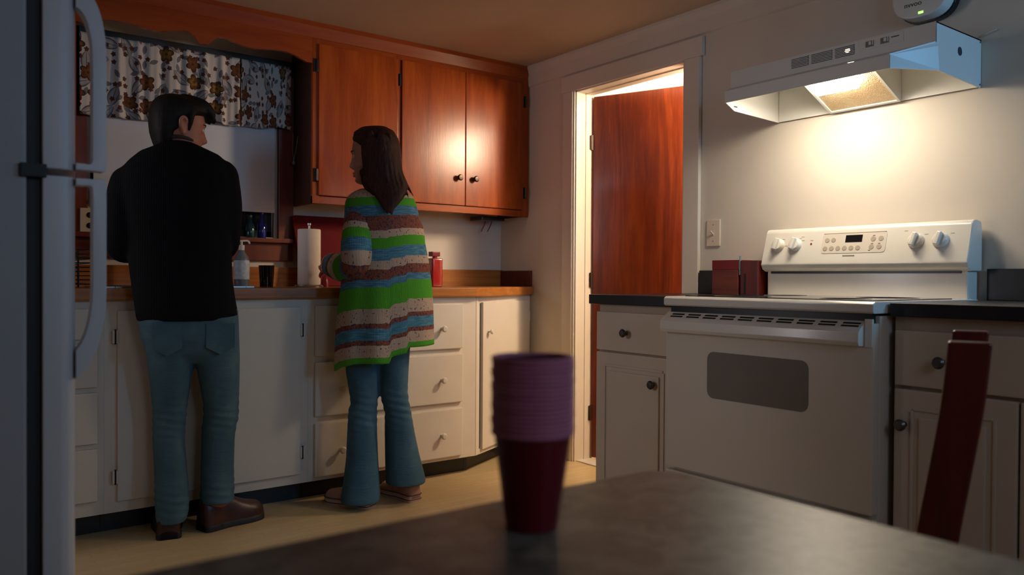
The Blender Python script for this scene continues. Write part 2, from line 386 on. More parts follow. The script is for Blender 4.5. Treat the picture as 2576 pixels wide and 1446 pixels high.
def m_curtain():
    """cream cotton printed with brown blossoms, grey leaves and small sprigs (UV in metres)"""
    m = mat('floral_cotton', (0.6, 0.55, 0.5), 0.9, spec=0.1); t = NT(m)
    def cells(scale, off, rnd=0.75):
        mp = t.coord('UV', (scale, scale, 1)); ad = t.n('ShaderNodeVectorMath', operation='ADD'); ad.inputs[1].default_value = off
        t.l(mp, ad.inputs[0])
        x = t.n('ShaderNodeTexVoronoi', voronoi_dimensions='2D'); x.inputs['Scale'].default_value = 1.0; x.inputs['Randomness'].default_value = rnd
        t.l(ad.outputs[0], x.inputs['Vector'])
        sb = t.n('ShaderNodeVectorMath', operation='SUBTRACT'); t.l(ad.outputs[0], sb.inputs[0]); t.l(x.outputs['Position'], sb.inputs[1])
        cs = t.n('ShaderNodeSeparateColor'); t.l(x.outputs['Color'], cs.inputs[0])
        rot = t.n('ShaderNodeVectorRotate', rotation_type='Z_AXIS'); t.l(sb.outputs[0], rot.inputs['Vector']); t.l(t.math('MULTIPLY', cs.outputs[0], 6.28), rot.inputs['Angle'])
        sp = t.n('ShaderNodeSeparateXYZ'); t.l(rot.outputs[0], sp.inputs[0])
        return sp.outputs['X'], sp.outputs['Y'], cs.outputs[1], cs.outputs[2]
    def flower(scale, off, r0, keep):
        x, y, a, b = cells(scale, off)
        r = t.math('SQRT', t.math('ADD', t.math('MULTIPLY', x, x), t.math('MULTIPLY', y, y)))
        th = t.math('ARCTAN2', y, x)
        pet = t.math('ADD', 0.62, t.math('MULTIPLY', t.math('ABSOLUTE', t.math('COSINE', t.math('MULTIPLY', th, 2.5))), 0.38))
        q = t.math('DIVIDE', r, t.math('MULTIPLY', pet, r0))
        on = t.math('MULTIPLY', t.math('LESS_THAN', q, 1.0), t.math('LESS_THAN', a, keep))
        return on, q, b
    def leaf(scale, off, L, W, keep):
        x, y, a, b = cells(scale, off)
        u = t.math('DIVIDE', x, L); h = t.math('MULTIPLY', t.math('SUBTRACT', 1.0, t.math('MULTIPLY', u, u)), W)
        q = t.math('DIVIDE', t.math('ABSOLUTE', y), t.math('MAXIMUM', h, 0.0001))
        on = t.math('MULTIPLY', t.math('MULTIPLY', t.math('LESS_THAN', q, 1.0), t.math('LESS_THAN', t.math('ABSOLUTE', u), 1.0)), t.math('LESS_THAN', a, keep))
        return on, q, b
    base = (0.64, 0.58, 0.53)
    on, q, b = leaf(9, (3.3, 1.7, 0), 0.44, 0.22, 0.75)
    c = t.mix(on, base, t.ramp(q, [(0.0, (0.10, 0.095, 0.10)), (0.14, (0.46, 0.43, 0.42)), (0.66, (0.33, 0.31, 0.31)), (0.8, (0.13, 0.12, 0.125))]))
    on, q, b = leaf(19, (8.1, 4.4, 0), 0.40, 0.18, 0.6)
    c = t.mix(on, c, t.ramp(q, [(0.0, (0.12, 0.12, 0.13)), (0.3, (0.26, 0.25, 0.26)), (0.75, (0.14, 0.14, 0.15))]))
    on, q, b = flower(9.5, (0.4, 7.9, 0), 0.35, 0.55)
    c = t.mix(on, c, t.mix(t.math('GREATER_THAN', b, 0.55), t.ramp(q, [(0.0, (0.04, 0.02, 0.012)), (0.3, (0.22, 0.085, 0.028)), (0.7, (0.16, 0.055, 0.022)), (0.92, (0.07, 0.025, 0.016))]),
              t.ramp(q, [(0.0, (0.03, 0.022, 0.018)), (0.35, (0.33, 0.17, 0.035)), (0.75, (0.12, 0.055, 0.018)), (0.95, (0.05, 0.025, 0.015))])))
    on, q, b = flower(30, (5.2, 2.2, 0), 0.34, 0.40)
    c = t.mix(on, c, (0.13, 0.05, 0.03))
    t.color(c)
    # thin cloth lets a little light through
    t.b.inputs['Sheen Weight'].default_value = 0.1
    return m
CURTAIN = m_curtain()
BLIND = paint('pale_grey_blind', (0.70, 0.70, 0.745), 0.75, 0.02, 3, 0.05, 400)
GLASS = mat('window_glass', (0.02, 0.03, 0.05), 0.05, spec=0.6)
NIGHTGLASS = GLASS
BLUEGLASS = mat('cobalt_glass', (0.012, 0.022, 0.22), 0.08, spec=0.7)
TEALGLASS = mat('dark_teal_glass', (0.01, 0.06, 0.07), 0.08, spec=0.7)
CLEARG = mat('clear_plastic_bottle', (0.16, 0.18, 0.20), 0.15, spec=0.8)
LABELP = paint('white_paper_label', (0.52, 0.55, 0.56), 0.5, 0.2, 60, 0.0)
DARKGLASS = mat('dark_drinking_glass', (0.015, 0.013, 0.014), 0.06, spec=0.8)
REDGLASS = mat('red_glass', (0.36, 0.018, 0.014), 0.12, spec=0.7, coat=0.5)
REDPLASTIC = mat('dark_red_plastic', (0.18, 0.007, 0.009), 0.35)
BOARDRED = paint('dark_red_board', (0.115, 0.003, 0.004), 0.75, 0.08, 10, 0.03, 80)
BOARDRED.node_tree.nodes['Principled BSDF'].inputs['Specular IOR Level'].default_value = 0.2
PAPER = paint('white_paper_towel', (0.84, 0.76, 0.70), 0.9, 0.03, 40, 0.25, 160)
SINKM = mat('worn_sink_steel', (0.42, 0.42, 0.42), 0.3, 1.0)
HALLW = paint('white_hall_paint', (0.80, 0.74, 0.66), 0.7, 0.02, 3, 0.02, 60)
BLUEPL = mat('pale_blue_plastic', (0.16, 0.30, 0.36), 0.4)
COLLAR = mat('khaki_collar_cloth', (0.055, 0.038, 0.028), 0.9)
LEAFG = mat('dark_green_leaf', (0.012, 0.022, 0.012), 0.5)

# ================================================================== THE SETTING
CZ = 2.175                      # ceiling height
bm = B(); box(bm, -4.2, 0.0, -4.8, 0.0, -0.06, 0.0); struct('floor', bm, FLOOR)
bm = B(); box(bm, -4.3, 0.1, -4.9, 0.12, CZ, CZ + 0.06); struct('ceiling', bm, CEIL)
WX0, WX1, WZ0, WZ1 = -2.20, -1.39, 1.165, 1.93          # window opening
bm = B()
box(bm, -4.2, WX0, 0.0, 0.10, -0.06, CZ); box(bm, WX1, 0.10, 0.0, 0.10, -0.06, CZ)
box(bm, WX0, WX1, 0.0, 0.10, -0.06, WZ0); box(bm, WX0, WX1, 0.0, 0.10, WZ1, CZ)
struct('wall_back', bm, WALL)
DY0, DY1, DZ = -1.425, -0.682, 1.965                    # doorway in the right wall
bm = B()
box(bm, 0.0, 0.10, DY1, 0.0, -0.06, CZ); box(bm, 0.0, 0.10, -4.8, DY0, -0.06, CZ); box(bm, 0.0, 0.10, DY0, DY1, DZ, CZ)
struct('wall_right', bm, WALL)
bm = B(); box(bm, -4.3, -4.2, -4.8, 0.1, -0.06, CZ); struct('wall_left', bm, WALL)
bm = B()                                                 # rear wall with an open window for the dusk
box(bm, -4.3, -0.42, -4.9, -4.8, -0.06, CZ); box(bm, -0.04, 0.1, -4.9, -4.8, -0.06, CZ)
box(bm, -0.42, -0.04, -4.9, -4.8, -0.06, 1.3); box(bm, -0.42, -0.04, -4.9, -4.8, 2.1, CZ)
struct('wall_rear', bm, WALL)
# the bright hallway beyond the door
bm = B()
box(bm, 0.10, 1.75, -2.6, -0.35, -0.06, 0.0); hf = struct('floor_hall', bm, FLOOR)
bm = B(); box(bm, 0.10, 1.75, -2.6, -0.35, 2.35, 2.41); struct('ceiling_hall', bm, HALLW)
bm = B(); box(bm, 1.65, 1.75, -2.6, -0.35, 0.0, 2.35); struct('wall_hall_right', bm, HALLW)
bm = B(); box(bm, 0.10, 1.65, -0.45, -0.35, 0.0, 2.35); struct('wall_hall_back', bm, HALLW)
bm = B(); box(bm, 0.10, 1.65, -2.6, -2.5, 0.0, 2.35); struct('wall_hall_front', bm, HALLW)

# window behind the sink
bm = B()
for x0, x1, z0, z1 in ((WX0, WX0+.035, WZ0, WZ1), (WX1-.035, WX1, WZ0, WZ1), (WX0, WX1, WZ0, WZ0+.035), (WX0, WX1, WZ1-.035, WZ1), (WX0, WX1, 1.53, 1.565)):
    box(bm, x0, x1, 0.035, 0.075, z0, z1, 0.004)
win = struct('window_1', bm, GASKET)
bm = B(); box(bm, WX0+.03, WX1-.03, 0.052, 0.058, WZ0+.03, WZ1-.03); struct('pane', bm, NIGHTGLASS, win)
bm = B()
box(bm, -1.374, -1.297, -0.022, 0.0, 1.150, 2.02, 0.004); struct('casing', bm, CASING, win)
bm = B(); box(bm, -2.290, -2.213, -0.022, 0.0, 1.150, 2.02, 0.004); struct('casing', bm, CASING, win)
bm = B(); box(bm, -2.290, -1.297, -0.022, 0.0, 1.955, 2.03, 0.004); struct('casing', bm, CASING, win)
bm = B(); box(bm, -2.30, -1.285, -0.045, 0.07, 1.138, 1.160, 0.004); struct('sill', bm, CASING, win)
bm = B(); box(bm, -2.290, -1.297, -0.018, 0.0, 1.050, 1.138, 0.003); struct('apron', bm, CASING, win)

# doorway: casing, jamb, stop
bm = B()
box(bm, -0.020, 0.0, DY1, -0.585, 0.0, DZ+.0, 0.003)                 # left leg of the casing
prism(bm, [(DY1+.012, 0.0), (DY1+.024, 0.0), (DY1+.024, DZ), (DY1+.012, DZ)], 'x', -0.026, -0.019)
struct('trim_1', bm, TRIM)
bm = B(); box(bm, -0.020, 0.0, -1.514, DY0, 0.0, DZ, 0.003); struct('trim_2', bm, TRIM)
bm = B(); box(bm, -0.022, 0.0, -1.530, -0.575, DZ, 2.050, 0.003); struct('trim_3', bm, TRIM)
bm = B()                                                             # jambs, head and stops lining the opening
box(bm, -0.012, 0.112, DY1-.008, DY1+.008, 0.0, DZ); box(bm, -0.012, 0.112, DY0-.008, DY0+.008, 0.0, DZ); box(bm, -0.012, 0.112, DY0-.008, DY1+.008, DZ-.008, DZ+.008)
box(bm, 0.052, 0.090, DY1-.012, DY1, 0.0, DZ, 0.002)
box(bm, 0.052, 0.090, DY0, DY1, DZ-.012, DZ, 0.002)
struct('trim_4', bm, TRIM)
bm = B()
prism(bm, [(-0.010, 2.066), (0.0, 2.060), (0.0, CZ), (-0.028, CZ), (-0.028, CZ-.014), (-0.012, CZ-.045)], 'y', -4.6, -0.27)
struct('trim_5', bm, WALL)                                           # cornice along the right wall
bm = B(); box(bm, -0.014, 0.0, -0.585, -0.31, 0.0, 0.10, 0.003); struct('baseboard_right', bm, TRIM)

# the door leaf stands ajar into the hall
hd = Vector((0.3745, -0.927, 0)); hn = Vector((0.927, 0.3745, 0)); H0 = Vector((0.098, -0.703, 0))
bm = B(); box(bm, 0.0, 0.725, 0.0, 0.036, 0.012, 1.945, 0.002)
bmesh.ops.transform(bm, matrix=Matrix(((hd.x, hn.x, 0, H0.x), (hd.y, hn.y, 0, H0.y), (0, 0, 1, 0), (0, 0, 0, 1))), verts=bm.verts)
bmesh.ops.recalc_face_normals(bm, faces=bm.faces)
door = struct('door_1', bm, DOORWOOD)
for z in (1.70, 0.965, 0.25):
    bm = B(); lathe(bm, (0.094, -0.697, z - .04), [(0.0075, 0), (0.0075, 0.08)], n=10); box(bm, 0.080, 0.096, -0.702, -0.694, z - .038, z + .038)
    struct('hinge', bm, DARKMETAL, door)
bm = B(); box(bm, 0.0, 0.10, DY0, DY1, 0.0, 0.006); struct('trim_6', bm, TRIM)      # threshold

# ================================================================== UPPER CABINETS AND WINDOW DRESSING
UD = -0.266
def upper_cabinet(name, label, x0, x1, stiles, doors, side_mat):
    t = thing(name, label, 'cabinet', ((x0+x1)/2, UD/2, 1.322))
    bm = B()
    box(bm, x0+.004, x0+.022, UD+.02, 0.0, 1.324, 2.10); box(bm, x1-.022, x1-.004, UD+.02, 0.0, 1.324, 2.10)
    box(bm, x0+.022, x1-.022, UD+.02, 0.0, 1.350, 1.368); box(bm, x0+.022, x1-.022, UD+.02, 0.0, 2.05, 2.10); box(bm, x0+.022, x1-.022, -0.012, 0.0, 1.368, 2.05)
    obj('carcass', bm, side_mat, t)
    for a, b in stiles:
        bm = B(); box(bm, a, b, UD, UD+.02, 1.322, 2.104, 0.0015); obj('stile', bm, CAB, t)
    for z0, z1 in ((1.322, 1.358), (2.066, 2.104)):
        bm = B(); box(bm, x0, x1, UD+.001, UD+.02, z0, z1, 0.0015); obj('rail', bm, CABX, t)
    bm = B()
    prism(bm, [(UD-.002, 2.104), (UD+.02, 2.104), (UD+.02, CZ), (UD-.020, CZ), (UD-.020, CZ-.022), (UD-.008, 2.120)], 'x', x0-.0, x1, 0)
    obj('crown_moulding', bm, CABX, t)
    for a, b, hinge_x, knob_x in doors:
        bm = B(); box(bm, a, b, UD-.010, UD+.008, 1.361, 2.078, 0.003)
        d = obj('door', bm, CAB, t)
        if hinge_x is not None:
            for z in (1.975, 1.457):
                bm = B(); lathe(bm, (hinge_x, UD-.008, z-.030), [(0.005, 0), (0.006, 0.003), (0.006, 0.057), (0.005, 0.060)], n=10); box(bm, hinge_x-.016, hinge_x+.004, UD-.004, UD-.0005, z-.032, z+.032, 0.001)
                obj('hinge', bm, DARKMETAL, d)
        if knob_x is not None:
            bm = B(); lathe(bm, (knob_x, UD-.010, 1.507), [(0.011, 0), (0.007, 0.006), (0.007, 0.012), (0.016, 0.018), (0.017, 0.024), (0.012, 0.030), (0, 0.031)], axis=(0, -1, 0), n=18)
            obj('knob', bm, DARKMETAL, d, smooth=40)
    return t
upper_cabinet('upper_cabinet', 'wide orange stained wall cabinet with three doors above the paper towel roll', -1.302, -0.003,
              [(-1.302, -1.270), (-0.852, -0.822), (-0.048, -0.003)],
              [(-1.274, -0.850, -1.282, None), (-0.827, -0.441, -0.838, -0.486), (-0.437, -0.046, -0.030, -0.383)], DARKCAB)
upper_cabinet('upper_cabinet', 'orange stained wall cabinet at the far left behind the refrigerator handle', -2.95, -2.292,
              [(-2.95, -2.915), (-2.325, -2.292)], [(-2.918, -2.322, -2.93, -2.36)], DARKCAB)
# scalloped board joining the two cabinets over the window
x0, x1 = -2.292, -1.302
half = [(0.0, 1.984), (0.012, 1.983), (0.024, 1.992), (0.042, 2.012), (0.060, 2.024), (0.085, 2.026), (0.12, 2.018), (0.17, 2.006), (0.21, 2.003), (0.26, 2.008), (0.32, 2.016), (0.37, 2.015), (0.41, 2.006), (0.44, 1.994), (0.465, 1.985), (0.495, 1.984)]
c = (x0+x1)/2
low = [(c - a, z) for a, z in reversed(half)] + [(c + a, z) for a, z in half[1:]]
bm = B(); prism(bm, [(x0, 2.104), (x1, 2.104)] + low[::-1], 'y', UD+.001, UD+.019)
bd = obj('scalloped_pelmet', bm, CABX); tag(bd, 'scalloped orange wood board spanning above the flowered curtains', 'pelmet')
bm = B(); prism(bm, [(UD-.002, 2.104), (UD+.02, 2.104), (UD+.02, CZ), (UD-.020, CZ), (UD-.020, CZ-.022), (UD-.008, 2.120)], 'x', x0, x1)
obj('crown_moulding', bm, CABX, bd)
bm = B(); box(bm, x0, x1, UD+.02, 0.0, 2.10, CZ); struct('trim_7', bm, CEIL)
# curtain rod and the two valance curtains
t = thing('curtain_rod', 'wide flat dark curtain rod along the top of the window', 'curtain rod', (-1.80, -0.06, 1.99))
bm = B(); box(bm, -2.262, -1.308, -0.050, -0.040, 1.996, 2.030, 0.003); box(bm, -2.262, -2.250, -0.050, -0.022, 1.996, 2.030); box(bm, -1.320, -1.308, -0.050, -0.022, 1.996, 2.030)
obj('rod', bm, GASKET, t)
for x in (-2.256, -1.314):
    bm = B(); box(bm, x-.010, x+.010, -0.034, -0.022, 1.965, 2.022, 0.003); obj('bracket', bm, DARKMETAL, t)
def curtain(label, xa, xb, folds, amp, ztop, zb0, zb1, ret):
    """gathered cloth; ret = returns to the wall at the right end"""
    bm = B(); uvl = bm.loops.layers.uv.new('UVMap')
    path = []; N = 150
    for i in range(N + 1):
        s = i / N; path.append((xa + (xb - xa) * s, s))
    if ret:
        for k in range(1, 13):
            a = k / 12 * PI / 2; path.append((xb + 0.018 * math.sin(a), 1 + k * .004))
        path += [(xb + 0.018, 1.05 + k * .01) for k in range(1, 6)]
    rows = 26; grid = []; um = 0; us = []
    for i, (x, s) in enumerate(path):
        col = []
        for j in range(rows + 1):
            v = j / rows
            ph = sum(a * math.sin(2*PI*(f*s) + p + 0.5*v*q) for a, f, p, q in folds)
            y = -0.058 - amp * ph * (0.55 + 0.6 * v)
            if ret and i > N:
                k = i - N
                y = -0.058 + (0.018 * (1 - math.cos(min(k, 12) / 12 * PI / 2)) if k <= 12 else 0.018 + (k - 12) * 0.004)
            zb = zb0 + (zb1 - zb0) * min(s, 1)
            zb += 0.004 * math.sin(9*s + 1)
            z = ztop + (zb - ztop) * v
            col.append((x, y, z))
        grid.append(col)
    us = [0.0]
    for i in range(1, len(grid)):
        us.append(us[-1] + max(0.003, (Vector(grid[i][8]) - Vector(grid[i-1][8])).length))
    V = [[bm.verts.new(p) for p in c] for c in grid]
    for i in range(len(V) - 1):
        for j in range(rows):
            f = bm.faces.new((V[i][j], V[i][j+1], V[i+1][j+1], V[i+1][j]))
            for lp, (a, b) in zip(f.loops, ((i, j), (i, j+1), (i+1, j+1), (i+1, j))):
                lp[uvl].uv = (us[a], (ztop - grid[a][b][2]) * -1 + 0.4)
    o = obj('valance_curtain', bm, CURTAIN, smooth=80)
    md = o.modifiers.new('cloth', 'SOLIDIFY'); md.thickness = 0.0025
    return tag(o, label, 'curtain', 'flowered valance curtains over the window')
curtain('flowered cotton valance curtain with deep folds above the dark-haired man', -2.252, -1.577,
        [(0.35, 5.5, 0.3, 0.6), (0.75, 9.3, 1.0, -0.5), (0.35, 17, 2.0, 0.8)], 0.012, 2.002, 1.650, 1.684, False)
curtain('flowered valance curtain panel hanging smoothly beside the wall cabinet', -1.571, -1.338,
        [(0.6, 1.6, 0.6, 0.4), (0.3, 3.4, 2.0, 0.2)], 0.005, 2.002, 1.680, 1.700, True)
t = thing('roller_blind', 'pale grey roller blind pulled most of the way down the window', 'blind', (-1.796, -0.030, 1.29))
bm = B(); box(bm, -2.193, -1.398, -0.032, -0.0305, 1.300, 1.915); obj('cloth', bm, BLIND, t)
bm = B(); box(bm, -2.193, -1.398, -0.037, -0.026, 1.284, 1.303, 0.003); obj('hem_bar', bm, BLIND, t)
bm = B(); lathe(bm, (-2.196, -0.028, 1.925), [(0.016, 0), (0.016, 0.80)], axis=(1, 0, 0), n=16); obj('roller', bm, BLIND, t, smooth=40)

# ================================================================== BASE CABINETS ALONG THE BACK WALL
BF = -0.58; BT, BB = 0.880, 0.085
KN = [(0.007, 0), (0.005, 0.004), (0.005, 0.012), (0.012, 0.017), (0.013, 0.022), (0.009, 0.027), (0, 0.028)]
def knob(parent, p, m, axis=(0, -1, 0), s=1.0):
    bm = B(); lathe(bm, p, [(r*s, h*s) for r, h in KN], axis=axis, n=16)
    return obj('knob', bm, m, parent, smooth=40)
def carcass(t, x0, x1, holes=None, frame=CREAM):
    bm = B()
    box(bm, x0, x0+.018, BF+.02, -0.005, BB, BT); box(bm, x1-.018, x1, BF+.02, -0.005, BB, BT)
    box(bm, x0+.018, x1-.018, BF+.02, -0.005, BB, BB+.018); box(bm, x0+.018, x1-.018, -0.02, -0.005, BB+.018, BT)
    box(bm, x0, x1, BF, BF+.02, BB, BT, 0.0015)
    obj('carcass', bm, frame, t)
    bm = B(); box(bm, x0+.001, x1-.001, BF+.075, BF+.09, 0.0, BB); obj('toe_kick', bm, BLACK, t)
def hinge(parent, x, z):
    bm = B(); lathe(bm, (x, BF-.018, z-.028), [(0.0035, 0), (0.0035, 0.056)], n=10)
    h = obj('hinge', bm, DARKMETAL, parent)
    bm = B(); box(bm, x-.010, x+.010, BF-.0195, BF-.0155, z-.024, z+.024, 0.001); obj('hinge_plate', bm, CREAM, parent)
t = thing('base_cabinet', 'cream painted four-drawer base cabinet behind the refrigerator handle', 'cabinet', (-2.62, -0.30, 0.0))
carcass(t, -3.02, -2.247)
for z0, z1 in ((0.738, 0.850), (0.561, 0.722), (0.353, 0.541), (0.140, 0.334)):
    bm = B(); box(bm, -2.97, -2.270, BF-.016, BF, z0, z1, 0.004); d = obj('drawer', bm, CREAM, t)
    for x in (-2.80, -2.44): knob(d, (x, BF-.016, (z0+z1)/2), WHITEK)
t = thing('base_cabinet', 'cream painted double-door sink cabinet in front of the standing man', 'cabinet', (-1.85, -0.30, 0.0))
carcass(t, -2.247, -1.452)
for x0, x1, hx, kx in ((-2.203, -1.850, -2.211, -1.885), (-1.846, -1.490, -1.482, -1.81)):
    bm = B(); box(bm, x0, x1, BF-.016, BF, 0.128, 0.842, 0.004); d = obj('door', bm, CREAM, t)
    hinge(d, hx, 0.745); hinge(d, hx, 0.221)
    knob(d, (kx, BF-.016, 0.70), WHITEK)
t = thing('base_cabinet', 'cream painted base cabinet with three wide drawers behind the woman', 'cabinet', (-1.01, -0.30, 0.0))
carcass(t, -1.452, -0.575)
for z0, z1, zk in ((0.628, 0.848, 0.727), (0.366, 0.602, 0.480), (0.103, 0.336, 0.212)):
    bm = B(); box(bm, -1.425, -0.660, BF-.016, BF, z0, z1, 0.005); d = obj('drawer', bm, CREAM, t)
    for x in (-1.305, -0.783): knob(d, (x, BF-.016, zk), WHITEK, s=1.2)
# angled end cabinet running back to the right wall
t = thing('base_cabinet', 'narrow angled cream end cabinet between the drawers and the doorway trim', 'cabinet', (-0.28, -0.25, 0.0))
A0, A1 = Vector((-0.572, BF, 0)), Vector((-0.004, -0.292, 0))
ad = (A1 - A0).normalized(); an = Vector((ad.y, -ad.x, 0)); L = (A1 - A0).length
def ang(bm, s0, s1, d0, d1, z0, z1, bev=0.0):
    vs = len(bm.verts); bm.verts.ensure_lookup_table(); old = set(bm.verts)
    box(bm, s0, s1, d0, d1, z0, z1, bev)
    bmesh.ops.transform(bm, matrix=Matrix(((ad.x, an.x, 0, A0.x), (ad.y, an.y, 0, A0.y), (0, 0, 1, 0), (0, 0, 0, 1))), verts=[v for v in bm.verts if v not in old])
    bmesh.ops.recalc_face_normals(bm, faces=bm.faces)
bm = B()
ang(bm, 0, 0.035, -0.02, 0, BB, BT, 0.001); ang(bm, L-.06, L, -0.02, 0, BB, BT, 0.001); ang(bm, 0.035, L-.06, -0.02, 0, BB, 0.112); ang(bm, 0.035, L-.06, -0.02, 0, 0.846, BT)
obj('carcass', bm, CREAM, t)
bm = B(); ang(bm, 0.035, L-.06, -0.05, -0.04, 0.112, 0.846); obj('interior', bm, BLACK, t)  # panel coloured black to put shade into the gap beside the door
bm = B(); ang(bm, 0.015, L, -0.09, -0.075, 0.0, BB); obj('toe_kick', bm, BLACK, t)
bm = B(); ang(bm, 0.047, L-.045, -0.004, 0.014, 0.108, 0.850, 0.003); d = obj('door', bm, CREAM, t)
kp = A0 + ad * 0.10 + an * 0.016; knob(d, (kp.x, kp.y, 0.70), WHITEK, axis=an)
for z in (0.76, 0.22):
    bm = B(); ang(bm, L-.046, L-.036, 0.0, 0.018, z-.025, z+.025, 0.001); obj('hinge', bm, WHITEK, d)

# counter top with its low backsplash
t = thing('countertop', 'honey coloured wood countertop with a low wood backsplash along the back wall', 'countertop', (-1.6, -0.3, 0.88))
bm = B()
prism(bm, [(-3.05, 0.0), (-3.05, -0.612), (-0.592, -0.612), (-0.52, -0.595), (0.0, -0.318), (0.0, 0.0)], 'z', BT, 0.925, 0.006)
obj('worktop', bm, BUTCHER, t)
bm = B(); box(bm, -3.05, -0.0, -0.020, 0.0, 0.925, 1.020, 0.002); obj('backsplash', bm, BUTCHER, t)
bm = B(); box(bm, -0.016, 0.0, -0.305, -0.020, 0.925, 1.016, 0.002); obj('side_splash', bm, CHAIRW, t, label='dark end piece of the backsplash')

# things on and above that counter
t = thing('kitchen_sink', 'metal rimmed kitchen sink set in the counter in front of the man', 'sink', (-1.96, -0.33, 0.925))
bm = B(); box(bm, -2.24, -2.205, -0.565, -0.10, 0.925, 0.932, 0.002); box(bm, -1.715, -1.680, -0.565, -0.10, 0.925, 0.932, 0.002); box(bm, -2.205, -1.715, -0.565, -0.535, 0.925, 0.932, 0.002); box(bm, -2.205, -1.715, -0.16, -0.10, 0.925, 0.932, 0.002); obj('rim', bm, SINKM, t)
bm = B(); box(bm, -2.205, -1.715, -0.535, -0.16, 0.925, 0.9275); obj('basin', bm, SINKM, t)
bm = B(); lathe(bm, (-1.96, -0.125, 0.930), [(0.024, 0), (0.022, 0.02), (0.013, 0.03), (0.012, 0.10)], n=14); tube(bm, [(-1.96, -0.125, 1.02), (-1.96, -0.13, 1.13), (-1.96, -0.20, 1.20), (-1.96, -0.29, 1.17), (-1.96, -0.305, 1.12)], 0.011, 10); obj('faucet', bm, SINKM, t, smooth=60)
t = thing('soap_bottle', 'clear soap bottle with a white label on the counter by the man', 'bottle', (-1.625, -0.235, 0.925))
bm = B(); lathe(bm, (-1.625, -0.235, 0.925), [(0.030, 0), (0.033, 0.008), (0.034, 0.06), (0.035, 0.10), (0.030, 0.135), (0.014, 0.158), (0.012, 0.168)], n=22); obj('body', bm, CLEARG, t, smooth=50)
bm = B(); lathe(bm, (-1.625, -0.235, 0.960), [(0.0346, 0), (0.0352, 0.03), (0.0358, 0.06), (0.0345, 0.085)], n=22); obj('label', bm, LABELP, t, smooth=50)
bm = B(); lathe(bm, (-1.625, -0.235, 1.092), [(0.013, 0), (0.013, 0.022), (0.005, 0.024), (0.005, 0.040)], n=14); tube(bm, [(-1.63, -0.235, 1.132), (-1.60, -0.238, 1.134), (-1.592, -0.24, 1.124)], 0.005, 8); obj('pump', bm, WHITEK, t, smooth=50)
bm = B(); lathe(bm, (-1.498, -0.20, 0.925), [(0.0, 0), (0.030, 0), (0.036, 0.10), (0.034, 0.10), (0.028, 0.006), (0.0, 0.006)], n=22)
tag(obj('drinking_glass', bm, DARKGLASS, loc=(-1.498, -0.20, 0.925), smooth=50), 'dark drinking glass on the counter between soap and paper towels', 'glass')
for x, h, m, lab in ((-1.508, 0.10, TEALGLASS, 'small teal glass bottle on the windowsill, beside the blue one'), (-1.452, 0.118, BLUEGLASS, 'small cobalt blue bottle on the windowsill by the right casing')):
    t = thing('glass_bottle', lab, 'bottle', (x, -0.008, 1.160), 'glass bottles on the windowsill')
    bm = B(); lathe(bm, (x, -0.008, 1.160), [(0.019, 0), (0.021, 0.006), (0.021, h*.55), (0.010, h*.75), (0.009, h)], n=18); obj('body', bm, m, t, smooth=50)
    bm = B(); lathe(bm, (x, -0.008, 1.160 + h), [(0.011, 0), (0.011, 0.010), (0, 0.011)], n=14); obj('stopper', bm, m, t, smooth=50)
# red board leaning on the wall
bm = B(); prism(bm, [(-1.283, 0.0), (-0.985, 0.0), (-0.985, 0.352), (-1.00, 0.362), (-1.300, 0.362), (-1.312, 0.352)], 'y', -0.008, 0.008, 0.003)
bmesh.ops.transform(bm, matrix=Matrix.Translation((0, -0.115, 0.926)) @ Matrix.Rotation(math.radians(-13.5), 4, 'X'), verts=bm.verts)
tag(obj('cutting_board', bm, BOARDRED, loc=(-1.15, -0.10, 0.926)), 'large dark red board leaning on the wall behind the paper towel roll', 'board')
t = thing('paper_towel_roll', 'upright white paper towel roll in front of the red board', 'paper towel', (-1.350, -0.345, 0.925))
bm = B(); lathe(bm, (-1.350, -0.345, 0.936), [(0.016, 0), (0.050, 0), (0.052, 0.004), (0.052, 0.252), (0.050, 0.256), (0.016, 0.256)], n=36); obj('roll', bm, PAPER, t, smooth=40)
bm = B(); lathe(bm, (-1.350, -0.345, 0.925), [(0.064, 0), (0.066, 0.005), (0.060, 0.011)], n=30); obj('base', bm, STEEL, t, smooth=30)
bm = B(); lathe(bm, (-1.350, -0.345, 0.936), [(0.005, 0), (0.005, 0.272), (0.009, 0.276), (0.009, 0.284), (0, 0.288)], n=12); obj('rod', bm, STEEL, t, smooth=40)
bm = B(); lathe(bm, (-1.262, -0.325, 0.925), [(0.018, 0), (0.016, 0.028), (0.008, 0.050), (0, 0.054)], n=14)
tag(obj('bottle_stopper', bm, REDPLASTIC, loc=(-1.262, -0.325, 0.925), smooth=50), 'tiny red plastic cone at the foot of the paper towel roll', 'stopper')
t = thing('red_bottle', 'square red glass bottle with a dark red cap on the counter', 'bottle', (-0.672, -0.345, 0.925))
bm = B(); box(bm, -0.703, -0.641, -0.376, -0.314, 0.925, 1.072, 0.010, 3); lathe(bm, (-0.672, -0.345, 1.070), [(0.013, 0), (0.013, 0.012)], n=16); obj('body', bm, REDGLASS, t, smooth=40)
bm = B(); box(bm, -0.698, -0.652, -0.366, -0.324, 1.081, 1.106, 0.004); obj('cap', bm, REDPLASTIC, t)
# little rack under the wall cabinet
t = thing('under_cabinet_rack', 'small dark rack with two thin red prongs under the wall cabinet', 'rack', (-0.17, -0.10, 1.31))
bm = B(); box(bm, -0.25, -0.09, -0.16, -0.04, 1.300, 1.324, 0.006); obj('housing', bm, BLACK, t)
for x in (-0.182, -0.138):
    bm = B(); tube(bm, [(x, -0.10, 1.302), (x-.008, -0.10, 1.28), (x-.030, -0.10, 1.240)], 0.0030, 8); obj('prong', bm, REDPLASTIC, t, smooth=50)
